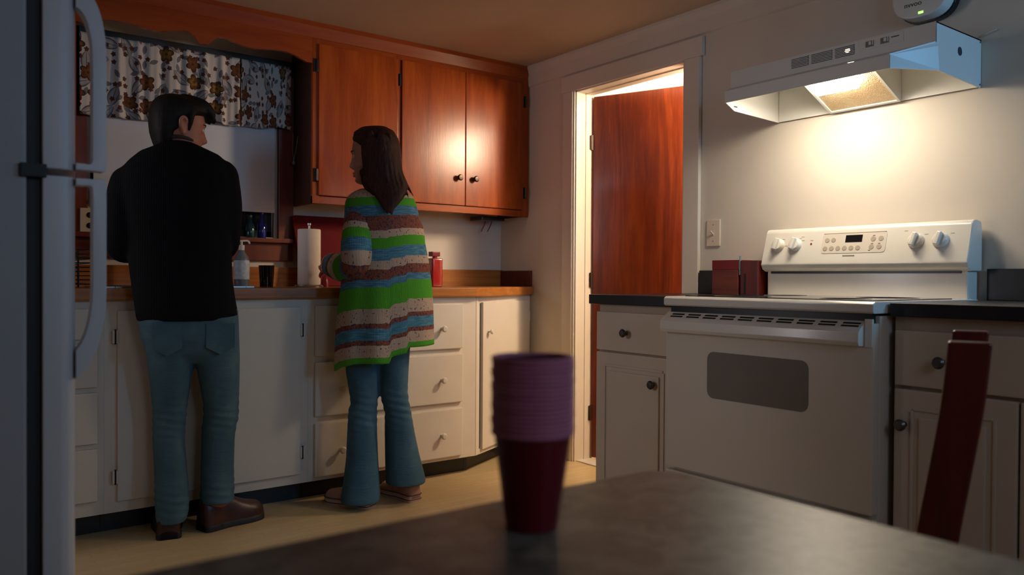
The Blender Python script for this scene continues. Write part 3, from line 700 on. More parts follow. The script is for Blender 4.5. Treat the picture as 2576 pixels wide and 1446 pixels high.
# ornament hanging on the cabinet's side by the window
t = thing('hanging_ornament', 'small glass teardrop ornament on a thread beside the window', 'ornament', (-1.318, -0.075, 1.53))
bm = B(); lathe(bm, (-1.318, -0.075, 1.520), [(0, 0), (0.007, 0.006), (0.008, 0.012), (0.003, 0.026), (0.001, 0.030)], n=12); obj('drop', bm, CLEARG, t, smooth=50)
bm = B(); tube(bm, [(-1.318, -0.075, 1.548), (-1.316, -0.055, 1.60), (-1.310, -0.045, 1.68)], 0.0008, 6); tube(bm, [(-1.318, -0.075, 1.548), (-1.316, -0.10, 1.60), (-1.310, -0.105, 1.66)], 0.0008, 6); obj('thread', bm, STEEL, t)
# socket and dish rack at the far left
t = thing('wall_outlet', 'white electrical outlet left of the window under the casing', 'outlet', (-2.275, -0.022, 1.21))
bm = B(); box(bm, -2.243, -2.172, -0.030, -0.0225, 1.155, 1.262, 0.004); obj('plate', bm, IVORY, t)
for z in (1.187, 1.232):
    bm = B(); lathe(bm, (-2.207, -0.030, z), [(0.013, 0), (0.012, 0.002)], axis=(0, -1, 0), n=14); obj('socket', bm, BLACK, t)
t = thing('dish_rack', 'dark wire dish rack on the counter left of the man', 'dish rack', (-2.44, -0.33, 0.925))
for q in range(9):
    bm = B(); z = 0.94 + q * 0.016
    tube(bm, [(-2.60, -0.52, z), (-2.27, -0.52, z), (-2.27, -0.16, z), (-2.60, -0.16, z), (-2.60, -0.52, z)], 0.0022, 6, 1); obj('wire', bm, BLACK, t)
for x, y in ((-2.60, -0.52), (-2.27, -0.52), (-2.27, -0.16), (-2.60, -0.16)):
    bm = B(); tube(bm, [(x, y, 0.925), (x, y, 1.08)], 0.004, 8, 1); obj('leg', bm, BLACK, t)
for k in range(5):
    bm = B(); lathe(bm, (-2.56 + k * .055, -0.34, 1.035), [(0.0, 0.004), (0.06, 0.0), (0.095, 0.012), (0.098, 0.016), (0.06, 0.005), (0, 0.008)], axis=(1, 0, 0.12), n=24)
    tag(obj('plate', bm, TEALGLASS, loc=(-2.56 + k * .055, -0.34, 1.035), smooth=50), 'dark plate standing on edge in the wire dish rack', 'plate', 'dark plates in the dish rack')

# ================================================================== RIGHT WALL: COUNTERS, STOVE, HOOD
RF = -0.610
def panel_door(t, y0, y1, z0, z1, kn, name='door', raised=True):
    bm = B(); box(bm, RF-.019, RF-.001, y0, y1, z0, z1, 0.005)
    if raised:
        a = 0.055
        for (p0, p1, q0, q1) in ((y0+a-.008, y0+a, z0+a, z1-a), (y1-a, y1-a+.008, z0+a, z1-a), (y0+a, y1-a, z0+a-.008, z0+a), (y0+a, y1-a, z1-a, z1-a+.008)):
            box(bm, RF-.0235, RF-.018, p0, p1, q0, q1, 0.002)
        prism(bm, [(y0+a+.016, z0+a+.016), (y1-a-.016, z0+a+.016), (y1-a-.016, z1-a-.016), (y0+a+.016, z1-a-.016)], 'x', RF-.026, RF-.017, 0.006)
    d = obj(name, bm, BEIGE, t)
    if kn:
        bm = B(); lathe(bm, (RF-.019, kn[0], kn[1]), [(0.009, 0), (0.007, 0.004), (0.007, 0.012), (0.015, 0.018), (0.0165, 0.024), (0.011, 0.030), (0, 0.031)], axis=(-1, 0, 0), n=18)
        obj('knob', bm, PEWTER, d, smooth=40)
    return d
def base_right(t, y0, y1):
    bm = B(); box(bm, RF, 0.0-.004, y0, y1, 0.09, 0.871); obj('carcass', bm, BEIGE_FRAME, t)
    bm = B(); box(bm, RF+.06, RF+.08, y0, y1, 0.0, 0.09); obj('toe_kick', bm, BLACK, t)
t = thing('base_cabinet', 'narrow beige base cabinet between the doorway and the stove', 'cabinet', (-0.30, -1.72, 0.0))
base_right(t, -1.925, -1.512)
panel_door(t, -1.922, -1.513, 0.690, 0.842, (-1.680, 0.764), 'drawer', False)
panel_door(t, -1.922, -1.513, 0.120, 0.683, (-1.825, 0.582))
t = thing('base_cabinet', 'beige base cabinet right of the stove behind the red chair', 'cabinet', (-0.30, -3.1, 0.0))
base_right(t, -4.10, -2.712)
for a, b in ((-3.03, -2.720), (-3.345, -3.036)):
    panel_door(t, a, b, 0.120, 0.672, ((b - .028, 0.575) if b > -3 else (a + .028, 0.575)))
panel_door(t, -3.345, -2.720, 0.682, 0.834, (-2.848, 0.754), 'drawer', False)
for a, b in ((-3.66, -3.352), (-3.97, -3.667)):
    panel_door(t, a, b, 0.120, 0.672, (b - .03, 0.575)); panel_door(t, a, b, 0.682, 0.834, ((a+b)/2, 0.754), 'drawer', False)
for y0, y1, lab in ((-1.932, -1.473, 'short black countertop between the doorway and the stove'), (-4.12, -2.708, 'long black countertop right of the stove')):
    t = thing('countertop', lab, 'countertop', (-0.3, (y0+y1)/2, 0.871))
    bm = B(); box(bm, -0.636, -0.001, y0, y1, 0.871, 0.909, 0.004); obj('worktop', bm, BLACKLAM, t)
    bm = B(); box(bm, -0.020, -0.001, (y0 if y0 < -3 else -1.908), min(y1, -1.524), 0.909, 1.011, 0.002); obj('backsplash', bm, BLACKLAM, t)

# stove
SY0, SY1 = -2.699, -1.937
t = thing('stove', 'white electric stove with a smoked oven window under the range hood', 'stove', (-0.38, -2.318, 0.0))
bm = B(); box(bm, -0.665, -0.03, SY0+.002, SY1-.002, 0.03, 0.872, 0.004); obj('body', bm, APPL_B, t)
bm = B()
prism(bm, [(-0.706, 0.884), (-0.700, 0.879), (-0.06, 0.879), (-0.06, 0.912), (-0.695, 0.912), (-0.706, 0.905)], 'y', SY0, SY1, 0.003)
ct = obj('cooktop', bm, APPL, t)
bm = B(); box(bm, -0.640, -0.150, SY0+.04, SY1-.04, 0.9122, 0.9150, 0.0012); gp = obj('glass_top', bm, BLACKGLASS, ct)
for x, y, r in ((-0.52, -2.13, 0.095), (-0.52, -2.51, 0.075), (-0.27, -2.13, 0.075), (-0.27, -2.51, 0.095)):
    bm = B(); lathe(bm, (x, y, 0.915), [(r, 0), (r, 0.0006), (r-.006, 0.0006), (r-.006, 0)], n=40); obj('burner', bm, GREYPRINT, ct)
bm = B(); box(bm, -0.684, -0.660, SY0+.015, SY1-.015, 0.850, 0.880); obj('gap', bm, BLACK, t)
# oven door: skin, vent strip, handle, window
bm = B(); box(bm, -0.697, -0.664, SY0+.004, SY1-.004, 0.318, 0.852, 0.006); od = obj('oven_door', bm, APPL_B, t)
bm = B()
prism(bm, [(-0.686, 0.858), (-0.719, 0.836), (-0.728, 0.827), (-0.730, 0.800), (-0.724, 0.789), (-0.690, 0.787)], 'y', SY0+.03, SY1-.004, 0.002)
obj('handle', bm, APPL, od)
bm = B(); box(bm, -0.700, -0.690, SY0+.006, SY0+.028, 0.785, 0.864, 0.002); obj('handle_end', bm, APPL, od)
for k in range(10):
    for q in (0.35, 0.68):
        y = SY1 - 0.035 - k * 0.0705; c = Vector((-0.686 - 0.033 * q, 0, 0.858 - 0.022 * q)); e = Vector((-0.83, 0, -0.555)) * 0.0034; n_ = Vector((-0.555, 0, 0.83)) * 0.0012
        bm = B(); prism(bm, [tuple((c + e * a + n_ * b_).xz) for a, b_ in ((-1, -1), (1, -1), (1, 1), (-1, 1))], 'y', y - 0.052, y); obj('vent_slot', bm, BLACK, od)
def rrect(y0, y1, z0, z1, r, k=6):
    out = []
    for cy, cz, a0 in ((y1-r, z1-r, 0), (y0+r, z1-r, 90), (y0+r, z0+r, 180), (y1-r, z0+r, 270)):
        for i in range(k + 1):
            a = math.radians(a0 + 90 * i / k); out.append((cy + r * math.cos(a), cz + r * math.sin(a)))
    return out
bm = B(); prism(bm, rrect(-2.498, -2.124, 0.578, 0.732, 0.026), 'x', -0.6985, -0.690); obj('oven_window', bm, OVENGLASS, od)
bm = B(); box(bm, -0.694, -0.664, SY0+.004, SY1-.004, 0.075, 0.306, 0.006); obj('storage_drawer', bm, APPL_B, t)
# backguard
GY0, GY1 = -2.690, -1.914
bm = B(); box(bm, -0.088, -0.015, GY0+.012, GY1-.012, 0.905, 1.005, 0.006); obj('backguard_base', bm, APPL, t)
bm = B(); box(bm, -0.092, -0.030, GY0+.03, GY1-.03, 0.996, 1.006); obj('vent_gap', bm, BLACK, t)
bm = B()
prism(bm, [(-0.088, 1.003), (-0.108, 1.012), (-0.118, 1.030), (-0.114, 1.045), (-0.082, 1.158), (-0.074, 1.168), (-0.060, 1.172), (-0.020, 1.168), (-0.012, 1.150), (-0.012, 1.003)], 'y', GY0, GY1, 0.010, 3)
bg = obj('control_console', bm, APPL, t, smooth=35)
# the sloped face of the console: origin, up and outward directions
fz = Vector((0.032, 0, 0.113)).normalized(); fn = Vector((-fz.z, 0, fz.x))
def onface(y, z):                      # z measured as height in the room
    k = (z - 1.045) / 0.113; return Vector((-0.114 + 0.032 * k, y, z))
def face_box(bm, y0, y1, z0, z1, d0, d1, rr=None):
    poly = rrect(y0, y1, 0, (z1 - z0) / fz.z, rr) if rr else [(y0, 0), (y1, 0), (y1, (z1-z0)/fz.z), (y0, (z1-z0)/fz.z)]
    old = set(bm.verts); o = onface(0, z0)
    prism(bm, poly, 'x', -d1, -d0)      # local x = outward negative
    for v in bm.verts:
        if v not in old:
            out, y, up = -v.co.x, v.co.y, v.co.z
            v.co = Vector((o.x, 0, o.z)) + Vector((0, y, 0)) + fz * up + fn * out
    bmesh.ops.recalc_face_normals(bm, faces=bm.faces)
bm = B(); face_box(bm, -2.413, -2.168, 1.070, 1.143, -0.002, 0.0012, 0.012); cp = obj('control_panel', bm, APPL_B, bg)
bm = B(); face_box(bm, -2.410, -2.171, 1.1425, 1.1442, 0.0005, 0.0016); obj('panel_edge', bm, GREYPRINT, cp)
bm = B(); face_box(bm, -2.324, -2.260, 1.109, 1.135, 0.0005, 0.002); obj('clock_display', bm, BLACKGLASS, cp)
for y, z in [(-2.188, 1.119), (-2.213, 1.119)] + [(-2.184 - k * .0255, 1.088) for k in range(6)] + [(-2.365, 1.118), (-2.393, 1.119), (-2.362, 1.090), (-2.390, 1.090)]:
    bm = B(); p = onface(y, z); lathe(bm, p, [(0.0095, 0.0008), (0.0095, 0.0018), (0.0085, 0.0024)], axis=fn, n=14); obj('button', bm, PALEPRINT, cp)
for y, z in ((-2.366, 1.1305), (-2.363, 1.1015), (-2.389, 1.1015), (-2.356, 1.078)):
    bm = B(); face_box(bm, y-.004, y+.004, z-.0012, z+.0012, 0.001, 0.0022); obj('button_mark', bm, GREYPRINT, cp)
bm = B(); face_box(bm, -2.303, -2.257, 1.058, 1.0625, -0.001, 0.0006); obj('nameplate', bm, GREYPRINT, bg)
bm = B(); p = onface(-2.123, 1.108); lathe(bm, p, [(0.0035, -0.001), (0.0035, 0.002), (0, 0.003)], axis=fn, n=10); obj('indicator_light', bm, REDLED, bg)
for y in (-1.981, -2.056, -2.516, -2.597):
    p = onface(y, 1.106)
    bm = B(); lathe(bm, p, [(0.027, -0.001), (0.027, 0.004), (0.024, 0.010), (0.022, 0.014), (0.019, 0.016), (0, 0.017)], axis=fn, n=28)
    k = obj('knob', bm, APPL, bg, smooth=30)
    bm = B(); box(bm, -0.0075, 0.0075, -0.023, 0.023, 0.008, 0.030, 0.004, 3)
    rz = math.radians(-12); a = Vector((0, -1, 0)) * math.cos(rz) + fz * math.sin(rz); bdir = fn.cross(a)
    bmesh.ops.transform(bm, matrix=Matrix(((a.x, bdir.x, fn.x, p.x), (a.y, bdir.y, fn.y, p.y), (a.z, bdir.z, fn.z, p.z), (0, 0, 0, 1))), verts=bm.verts)
    bmesh.ops.recalc_face_normals(bm, faces=bm.faces); obj('grip', bm, APPL, k, smooth=40)
for y, z in ((-2.083, 1.136), (-2.086, 1.122), (-2.123, 1.121), (-2.478, 1.142), (-2.548, 1.128), (-2.632, 1.128), (-2.0, 1.130), (-2.072, 1.130), (-2.016, 1.103)):
    bm = B(); face_box(bm, y-.006, y+.006, z-.0011, z+.0011, -0.001, 0.0006); obj('dial_mark', bm, PALEPRINT, bg)

# range hood
HY0, HY1 = -2.675, -1.913
t = thing('range_hood', 'white under-cabinet style range hood on the wall with its lamp lit', 'range hood', (-0.2, -2.294, 1.607))
F1, LP = -0.313, -0.443
def shell(bm, outer, th):
    pass
# side profile in (x, z)
top_z, low_z = 1.764, 1.607
bm = B()
box(bm, F1, -0.002, HY0, HY1, top_z-.004, top_z, 0.0)                               # top
box(bm, F1-.001, F1+.003, HY0, HY1, 1.700, top_z, 0.0)                               # front panel
for y0, y1 in ((HY0, HY0+.004), (HY1-.004, HY1)):                                  # ends
    prism(bm, [(F1, top_z), (-0.002, top_z), (-0.002, low_z), (-0.294, 1.617), (-0.315, 1.700)], 'y', y0, y1)
ins = 0.076
def quad(bm, a, b, c, d, th=0.003):
    n = (Vector(b) - Vector(a)).cross(Vector(d) - Vector(a)).normalized() * th
    P = [Vector(p) for p in (a, b, c, d)]
    A = [bm.verts.new(p) for p in P]; D = [bm.verts.new(p + n) for p in P]
    fs = [bm.faces.new(A[::-1]), bm.faces.new(D)] + [bm.faces.new((A[i], A[(i+1) % 4], D[(i+1) % 4], D[i])) for i in range(4)]
    bmesh.ops.recalc_face_normals(bm, faces=fs)
zt, zl = 1.656, 1.615
quad(bm, (F1, HY0, 1.700), (F1, HY1, 1.700), (LP, HY1-ins, zt), (LP, HY0+ins, zt))     # sloping visor top
quad(bm, (LP, HY0+ins, zt), (LP, HY1-ins, zt), (LP, HY1-ins, zl), (LP, HY0+ins, zl))   # lip
for y, s in ((HY0, 1), (HY1, -1)):                                                 # cut corners
    quad(bm, (LP, y+s*ins, zt), (LP, y+s*ins, zl), (-0.294, y, 1.617), (-0.305, y, 1.690))
    quad(bm, (F1, y, 1.700), (LP, y+s*ins, zt), (-0.305, y, 1.690), (-0.312, y, 1.698))
hood = obj('canopy', bm, HOODW, t)
bm = B(); box(bm, -0.300, -0.006, HY0+.006, HY1-.006, 1.742, 1.748); box(bm, -0.012, -0.006, HY0+.006, HY1-.006, 1.609, 1.742)
obj('inner_pan', bm, HOODW, t)
fy0, fy1 = -2.418, -2.148                                                          # fan housing with its slanted grease filter
bm = B()
prism(bm, [(-0.014, 1.612), (-0.014, 1.742), (-0.285, 1.742), (-0.285, 1.736)], 'y', fy0, fy1); fh = obj('fan_housing', bm, HOODW, t)
sd = Vector((-0.271, 0, 0.124)).normalized(); sn = Vector((-sd.z, 0, sd.x)); sn = sn if sn.z < 0 else -sn
def slant(bm, y0, y1, a0, a1, d0, d1):
    vs = []
    for y, a, d in ((y0,a0,d0),(y1,a0,d0),(y1,a1,d0),(y0,a1,d0),(y0,a0,d1),(y1,a0,d1),(y1,a1,d1),(y0,a1,d1)):
        vs.append(bm.verts.new(Vector((-0.014, y, 1.612)) + sd * a + sn * d))
    fs = [bm.faces.new([vs[i] for i in q]) for q in ((3,2,1,0),(4,5,6,7),(0,1,5,4),(1,2,6,5),(2,3,7,6),(3,0,4,7))]
    bmesh.ops.recalc_face_normals(bm, faces=fs)
bm = B(); slant(bm, fy0+.004, fy1-.004, 0.006, 0.29, -0.001, 0.003); fl = obj('grease_filter', bm, FILTER, t)
bm = B()
slant(bm, fy0, fy0+.009, 0.0, 0.296, -0.001, 0.008); slant(bm, fy1-.009, fy1, 0.0, 0.296, -0.001, 0.008); slant(bm, fy0+.009, fy1-.009, 0.0, 0.009, -0.001, 0.008)
obj('filter_frame', bm, HOODW, fl)
bm = B(); slant(bm, -2.352, -2.188, 0.150, 0.280, 0.002, 0.040)
es = [e for e in bm.edges]; bmesh.ops.bevel(bm, geom=es, offset=0.008, segments=2, affect='EDGES')
obj('lamp_lens', bm, LENS, t, smooth=40)
# front: three louvred vents, the right one glowing, and the switch plate
for k, (y1, y0) in enumerate(((-2.176, -2.243), (-2.254, -2.332), (-2.343, -2.412))):
    bm = B(); box(bm, F1-.0022, F1-.0008, y0, y1, 1.722, 1.755); v = obj('vent', bm, GASKET, t)
    for q in range(7):
        bm = B(); z = 1.7235 + q * 0.005; box(bm, F1-.0042, F1-.0018, y0, y1, z, z + 0.0026); obj('louvre', bm, HOODW, v)
    if k == 2:
        bm = B(); sphere(bm, (F1-.0008, -2.388, 1.7385), 0.0016, 0.021, 0.0155); obj('leak_glow', bm, LEAKGLOW, v)  # flat glowing disc added to imitate the hood lamp leaking through the louvres
bm = B(); box(bm, F1-.0032, F1-.0012, -2.576, -2.430, 1.727, 1.761, 0.0008); pl = obj('switch_plate', bm, HOODW, t)
for y in (-2.462, -2.512):
    bm = B(); box(bm, F1-.0045, F1-.003, y-.018, y+.010, 1.733, 1.752); s = obj('switch', bm, GREYPRINT, pl)
    bm = B(); box(bm, F1-.010, F1-.0045, y-.010, y-.003, 1.738, 1.749, 0.001); obj('slider', bm, HOODW, s)
    bm = B(); box(bm, F1-.0046, F1-.003, y-.016, y-.0125, 1.738, 1.752); obj('scale', bm, APPL, s)
bm = B(); box(bm, F1-.0040, F1-.003, -2.562, -2.537, 1.746, 1.749); obj('nameplate', bm, DARKPRINT, pl)
bm = B(); lathe(bm, (-0.155, HY0-.0012, 1.700), [(0.014, 0), (0.014, 0.0014), (0.012, 0.0016), (0, 0.0016)], axis=(0, 1, 0), n=20); obj('knockout', bm, GASKET, t)
for x, z in ((-0.010, 1.755), (-0.010, 1.616)):
    bm = B(); lathe(bm, (x, HY0, z), [(0.004, 0), (0.003, 0.003), (0, 0.003)], axis=(0, -1, 0), n=10); obj('screw', bm, STEEL, t)
bm = B(); box(bm, -0.300, -0.280, -1.9185, -1.9175, 1.632, 1.636); obj('printed_mark', bm, DARKPRINT, t)
bm = B(); tube(bm, [(-0.004, -2.665, 1.772), (-0.014, -2.690, 1.778), (-0.010, -2.722, 1.786)], 0.0022, 8)
tag(obj('loose_wire', bm, IVORY, loc=(-0.008, -2.69, 1.776), smooth=60), 'short pale wire sticking out of the wall above the hood', 'wire')

# rounded white device with a green light above the hood
t = thing('wall_device', 'rounded white wall device with a green light above the hood', 'device', (-0.05, -2.505, 1.94))
def egg(bm, x0, x1, sc, bev):
    pts = []
    for i in range(40):
        a = 2 * PI * i / 40; c, s_ = math.cos(a), math.sin(a)
        e = 2 / 2.7; pts.append((-2.513 + 0.094 * sc * math.copysign(abs(c) ** e, c), 1.955 + 0.092 * sc * math.copysign(abs(s_) ** e, s_)))
    prism(bm, pts, 'x', x0, x1, bev, 3)
bm = B(); egg(bm, -0.088, -0.030, 1.0, 0.016); obj('cover', bm, HOODW, t, smooth=50)
bm = B(); egg(bm, -0.030, -0.001, 1.045, 0.003); obj('back_plate', bm, BLACK, t, smooth=40)
bm = B(); box(bm, -0.0895, -0.084, -2.527, -2.510, 1.8745, 1.8825, 0.002); obj('green_light', bm, GREENLED, t)
tc = bpy.data.curves.new('logo', 'FONT'); tc.body = 'nvvoo'; tc.size = 0.024; tc.align_x = 'CENTER'; tc.extrude = 0.0004; tc.materials.append(DARKPRINT)
tmp = bpy.data.objects.new('logo', tc); C.objects.link(tmp)
me = bpy.data.meshes.new_from_object(tmp.evaluated_get(bpy.context.evaluated_depsgraph_get())); bpy.data.objects.remove(tmp)
lo = bpy.data.objects.new('logo', me); C.objects.link(lo); lo.parent = t
lo.location = Vector((-0.0885, -2.492, 1.905)) - OFF[t.name]; lo.rotation_euler = (PI/2, 0, -PI/2)

# light switch, box and block on the short counter
t = thing('light_switch', 'ivory light switch on the wall between the doorway and the stove', 'light switch', (-0.002, -1.588, 1.175))
bm = B(); box(bm, -0.007, 0.0, -1.625, -1.552, 1.117, 1.234, 0.003); obj('plate', bm, IVORY, t)
bm = B(); box(bm, -0.0085, -0.006, -1.594, -1.583, 1.163, 1.189); prism(bm, [(-0.007, 1.172), (-0.022, 1.186), (-0.024, 1.180), (-0.007, 1.165)], 'y', -1.592, -1.585, 0.001); obj('toggle', bm, IVORY, t)
for z in (1.140, 1.211):
    bm = B(); lathe(bm, (-0.007, -1.5885, z), [(0.003, 0), (0.0025, 0.001), (0, 0.001)], axis=(-1, 0, 0), n=8); obj('screw', bm, GREYPRINT, t)
t = thing('wooden_box', 'red brown wooden box on the black counter left of the stove', 'box', (-0.085, -1.745, 0.909))
bm = B(); box(bm, -0.120, -0.030, -1.808, -1.676, 0.909, 1.012, 0.002); obj('body', bm, BOXW, t)
bm = B(); box(bm, -0.118, -0.028, -1.812, -1.674, 1.012, 1.052, 0.002); obj('lid', bm, REDPLASTIC, t, label='darker red lid')
t = thing('knife_block', 'dark red block on the black counter against the stove', 'knife block', (-0.085, -1.865, 0.909))
bm = B(); box(bm, -0.120, -0.030, -1.905, -1.818, 0.909, 1.049, 0.004); obj('body', bm, CHAIRW, t)
bm = B(); box(bm, -0.1208, -0.118, -1.846, -1.838, 0.915, 0.995); obj('slot', bm, BLACK, t)
bm = B(); box(bm, -0.119, -0.113, -1.8175, -1.8125, 0.990, 1.068, 0.001)
tag(obj('table_knife', bm, BLUEPL, loc=(-0.116, -1.815, 1.03)), 'thin pale blue utensil standing between the box and the block', 'utensil')

# ================================================================== REFRIGERATOR
FY = -2.050
t = thing('refrigerator', 'white top-freezer refrigerator at the left edge', 'refrigerator', (-2.92, -1.70, 0.0))
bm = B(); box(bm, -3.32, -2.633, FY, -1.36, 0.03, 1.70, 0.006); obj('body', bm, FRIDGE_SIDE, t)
bm = B(); box(bm, -2.633, -2.606, FY+.012, -1.372, 0.10, 1.69); obj('gasket', bm, GASKET, t)
def fdoor(name, z0, z1):
    bm = B()
    prism(bm, [(-2.607, FY-.002), (-2.607, -1.36), (-2.556, -1.36), (-2.547, -1.37), (-2.5445, -1.45), (-2.543, -1.70), (-2.5435, -1.96), (-2.5445, FY+.045), (-2.5475, FY+.022), (-2.5535, FY+.008), (-2.5620, FY+.001), (-2.574, FY-.002)], 'z', z0, z1, 0.004, 3)
    return obj(name, bm, FRIDGE, t, smooth=35)
fz_ = fdoor('freezer_door', 1.181, 1.70); fd = fdoor('fresh_food_door', 0.09, 1.168)
hy = FY + 0.010
def fhandle(out, inn, parent):
    A = [q[:2] for q in smoothpts([(*p, 0, 0) for p in out], 4)]; I = [q[:2] for q in smoothpts([(*p, 0, 0) for p in inn], 4)]
    bm = B(); prism(bm, A + I[::-1], 'y', FY-.001, FY+.030, 0.0045, 3); obj('handle', bm, FRIDGE, parent, smooth=50)
fhandle([(-2.549, 1.183), (-2.520, 1.183), (-2.496, 1.184), (-2.494, 1.21), (-2.494, 1.30), (-2.494, 1.40), (-2.497, 1.46), (-2.508, 1.51), (-2.528, 1.545), (-2.549, 1.560)],
        [(-2.549, 1.196), (-2.535, 1.196), (-2.5215, 1.197), (-2.519, 1.22), (-2.519, 1.30), (-2.519, 1.39), (-2.521, 1.44), (-2.529, 1.48), (-2.540, 1.500), (-2.549, 1.506)], fz_)
fhandle([(-2.549, 1.166), (-2.520, 1.166), (-2.496, 1.165), (-2.494, 1.14), (-2.494, 1.04), (-2.494, 0.94), (-2.498, 0.885), (-2.510, 0.830), (-2.530, 0.785), (-2.549, 0.765)],
        [(-2.549, 1.152), (-2.535, 1.152), (-2.5215, 1.151), (-2.519, 1.13), (-2.519, 1.04), (-2.519, 0.95), (-2.522, 0.90), (-2.530, 0.86), (-2.540, 0.835), (-2.549, 0.822)], fd)
bm = B(); box(bm, -2.645, -2.60, FY-.012, FY+.03, 1.162, 1.188, 0.003); obj('hinge', bm, GASKET, t)
bm = B(); box(bm, -2.66, -2.60, -1.40, FY+.02, 0.0, 0.085); obj('toe_grille', bm, BLACK, t)

# ================================================================== TABLE, CHAIR, CUPS
TZ = 0.710
t = thing('kitchen_table', 'grey beige laminate table in the foreground under the cups', 'table', (-2.75, -3.55, 0.0))
def rr2(x0, x1, y0, y1, r, k=6): return rrect(x0, x1, y0, y1, r, k)
bm = B(); prism(bm, rr2(-3.45, -1.978, -4.0, -3.085, 0.045), 'z', TZ-.030, TZ, 0.004); obj('tabletop', bm, TABLE, t)
for x, y in ((-3.36, -3.17), (-2.07, -3.17), (-3.36, -3.91), (-2.07, -3.91)):
    bm = B(); lathe(bm, (x, y, 0.0), [(0.018, 0), (0.018, 0.01), (0.020, 0.02), (0.020, TZ-.03)], n=16); obj('leg', bm, STEEL, t, smooth=40)
bm = B(); box(bm, -3.36, -2.07, -3.185, -3.155, TZ-.09, TZ-.03); box(bm, -3.36, -2.07, -3.925, -3.895, TZ-.09, TZ-.03); obj('apron', bm, STEEL, t)
# stack of cups
cx, cy, NC = -2.287, -3.186, 18
def cup_bm():
    bm = B()
    lathe(bm, (0, 0, 0), [(0, 0.003), (0.0245, 0.003), (0.0250, 0.0), (0.0275, 0.001), (0.0300, 0.020), (0.0305, 0.022), (0.0405, 0.0985), (0.0392, 0.0985), (0.0285, 0.022), (0.0258, 0.006), (0, 0.006)], n=40); return bm
def rim_bm():
    bm = B()
    lathe(bm, (0, 0, 0.0985), [(0.0400, 0.0), (0.0422, -0.0005), (0.0436, 0.0010), (0.0440, 0.0022), (0.0436, 0.0034), (0.0418, 0.0042), (0.0396, 0.0038), (0.0392, 0.0)], n=40); return bm
c0 = thing('plastic_cup', 'red plastic cup at the bottom of the stack standing on the table', 'cup', (cx, cy, TZ), 'red plastic cups stacked on the table')
b_ = cup_bm(); bmesh.ops.translate(b_, verts=b_.verts, vec=(cx, cy, TZ)); obj('body', b_, CUP, c0, smooth=40)
b_ = rim_bm(); bmesh.ops.translate(b_, verts=b_.verts, vec=(cx, cy, TZ)); obj('rim', b_, CUPRIM, c0, smooth=50, label='milky mauve rolled rim')
for k in range(1, NC):
    copy_tree(c0, (cx + 0.0006 * math.sin(k * 1.7), cy + 0.0006 * math.cos(k * 2.3), TZ + k * 0.00455),
              'red plastic cup topmost in the stack on the table' if k == NC - 1 else 'red plastic cup nested between the bottom and topmost cups of the stack')
# chair by the end of the table
t = thing('kitchen_chair', 'dark red wooden chair beyond the right end of the table', 'chair', (-1.27, -2.95, 0.0))
cb = Vector((0.923, 0.385, 0)); cf = Vector((-0.385, 0.923, 0)); P0 = Vector((-1.372, -3.236, 0))
def post(bm, base, th):
    prof = [(-0.01, 0.0), (0.004, 0.20), (0.012, 0.42), (0.006, 0.52), (-0.012, 0.64), (-0.030, 0.76), (-0.040, 0.868)]
    rings = []
    P = smoothpts([(a, z, 0, 0) for a, z in prof], 5)
    for a, z, _, _ in P:
        c = base + cf * a; h = 0.033
        rings.append([c + cb * th * u + cf * h * v + Vector((0, 0, z)) for u, v in ((-1, -1), (-1, 1), (1, 1), (1, -1))])
    loft(bm, rings); bmesh.ops.recalc_face_normals(bm, faces=bm.faces)
    es = [e for e in bm.edges if e.calc_length() > 0.0]
for k in (0, 0.35):
    bm = B(); post(bm, P0 + cb * k + cf * 0.045, 0.014); o = obj('back_post', bm, CHAIRW, t)
    md = o.modifiers.new('b', 'BEVEL'); md.width = 0.004; md.segments = 2
for z, h, off in ((0.80, 0.030, 0.010), (0.70, 0.022, 0.024), (0.60, 0.022, 0.040)):
    bm = B(); rings = []
    for i in range(9):
        s = i / 8; bow = 0.012 * (1 - (2*s-1)**2)
        c = P0 + cb * (0.01 + 0.33 * s) + cf * (off - bow)
        rings.append([c + cf * v * 0.009 + Vector((0, 0, z + u * h)) for u, v in ((-1, -1), (-1, 1), (1, 1), (1, -1))])
    loft(bm, rings); bmesh.ops.recalc_face_normals(bm, faces=bm.faces); obj('back_slat', bm, CHAIRW, t)
bm = B(); R = []
for z in (0.400, 0.428):
    R.append([P0 + cb * a + cf * b + Vector((0, 0, z)) for a, b in ((-.02, 0.06), (0.37, 0.06), (0.38, 0.42), (-.03, 0.42))])
loft(bm, R); bmesh.ops.recalc_face_normals(bm, faces=bm.faces); bmesh.ops.bevel(bm, geom=list(bm.edges), offset=0.008, segments=2, affect='EDGES'); obj('seat', bm, CHAIRW, t)
for a in (0.01, 0.34):
    bm = B(); p = P0 + cb * a + cf * 0.39; tube(bm, [(p.x, p.y, 0.0, 0.015), (p.x, p.y, 0.30, 0.019), (p.x, p.y, 0.405, 0.020)], n=12, k=1, round_ends=False); obj('front_leg', bm, CHAIRW, t, smooth=50)
for a in (0.01, 0.34):
    bm = B(); p, q = P0 + cb * a + cf * 0.07, P0 + cb * a + cf * 0.38; tube(bm, [(p.x, p.y, 0.2), (q.x, q.y, 0.2)], 0.010, 10, 1); obj('stretcher', bm, CHAIRW, t, smooth=50)

# ================================================================== PEOPLE

def MU(p): return (p - 440) * 0.0014          # measured widths and heights to metres
def MZ(p): return (1336 - p) * 0.001522
def WU(p): return (p - 960) * 0.001685
def WZ(p): return (1268 - p) * 0.001708
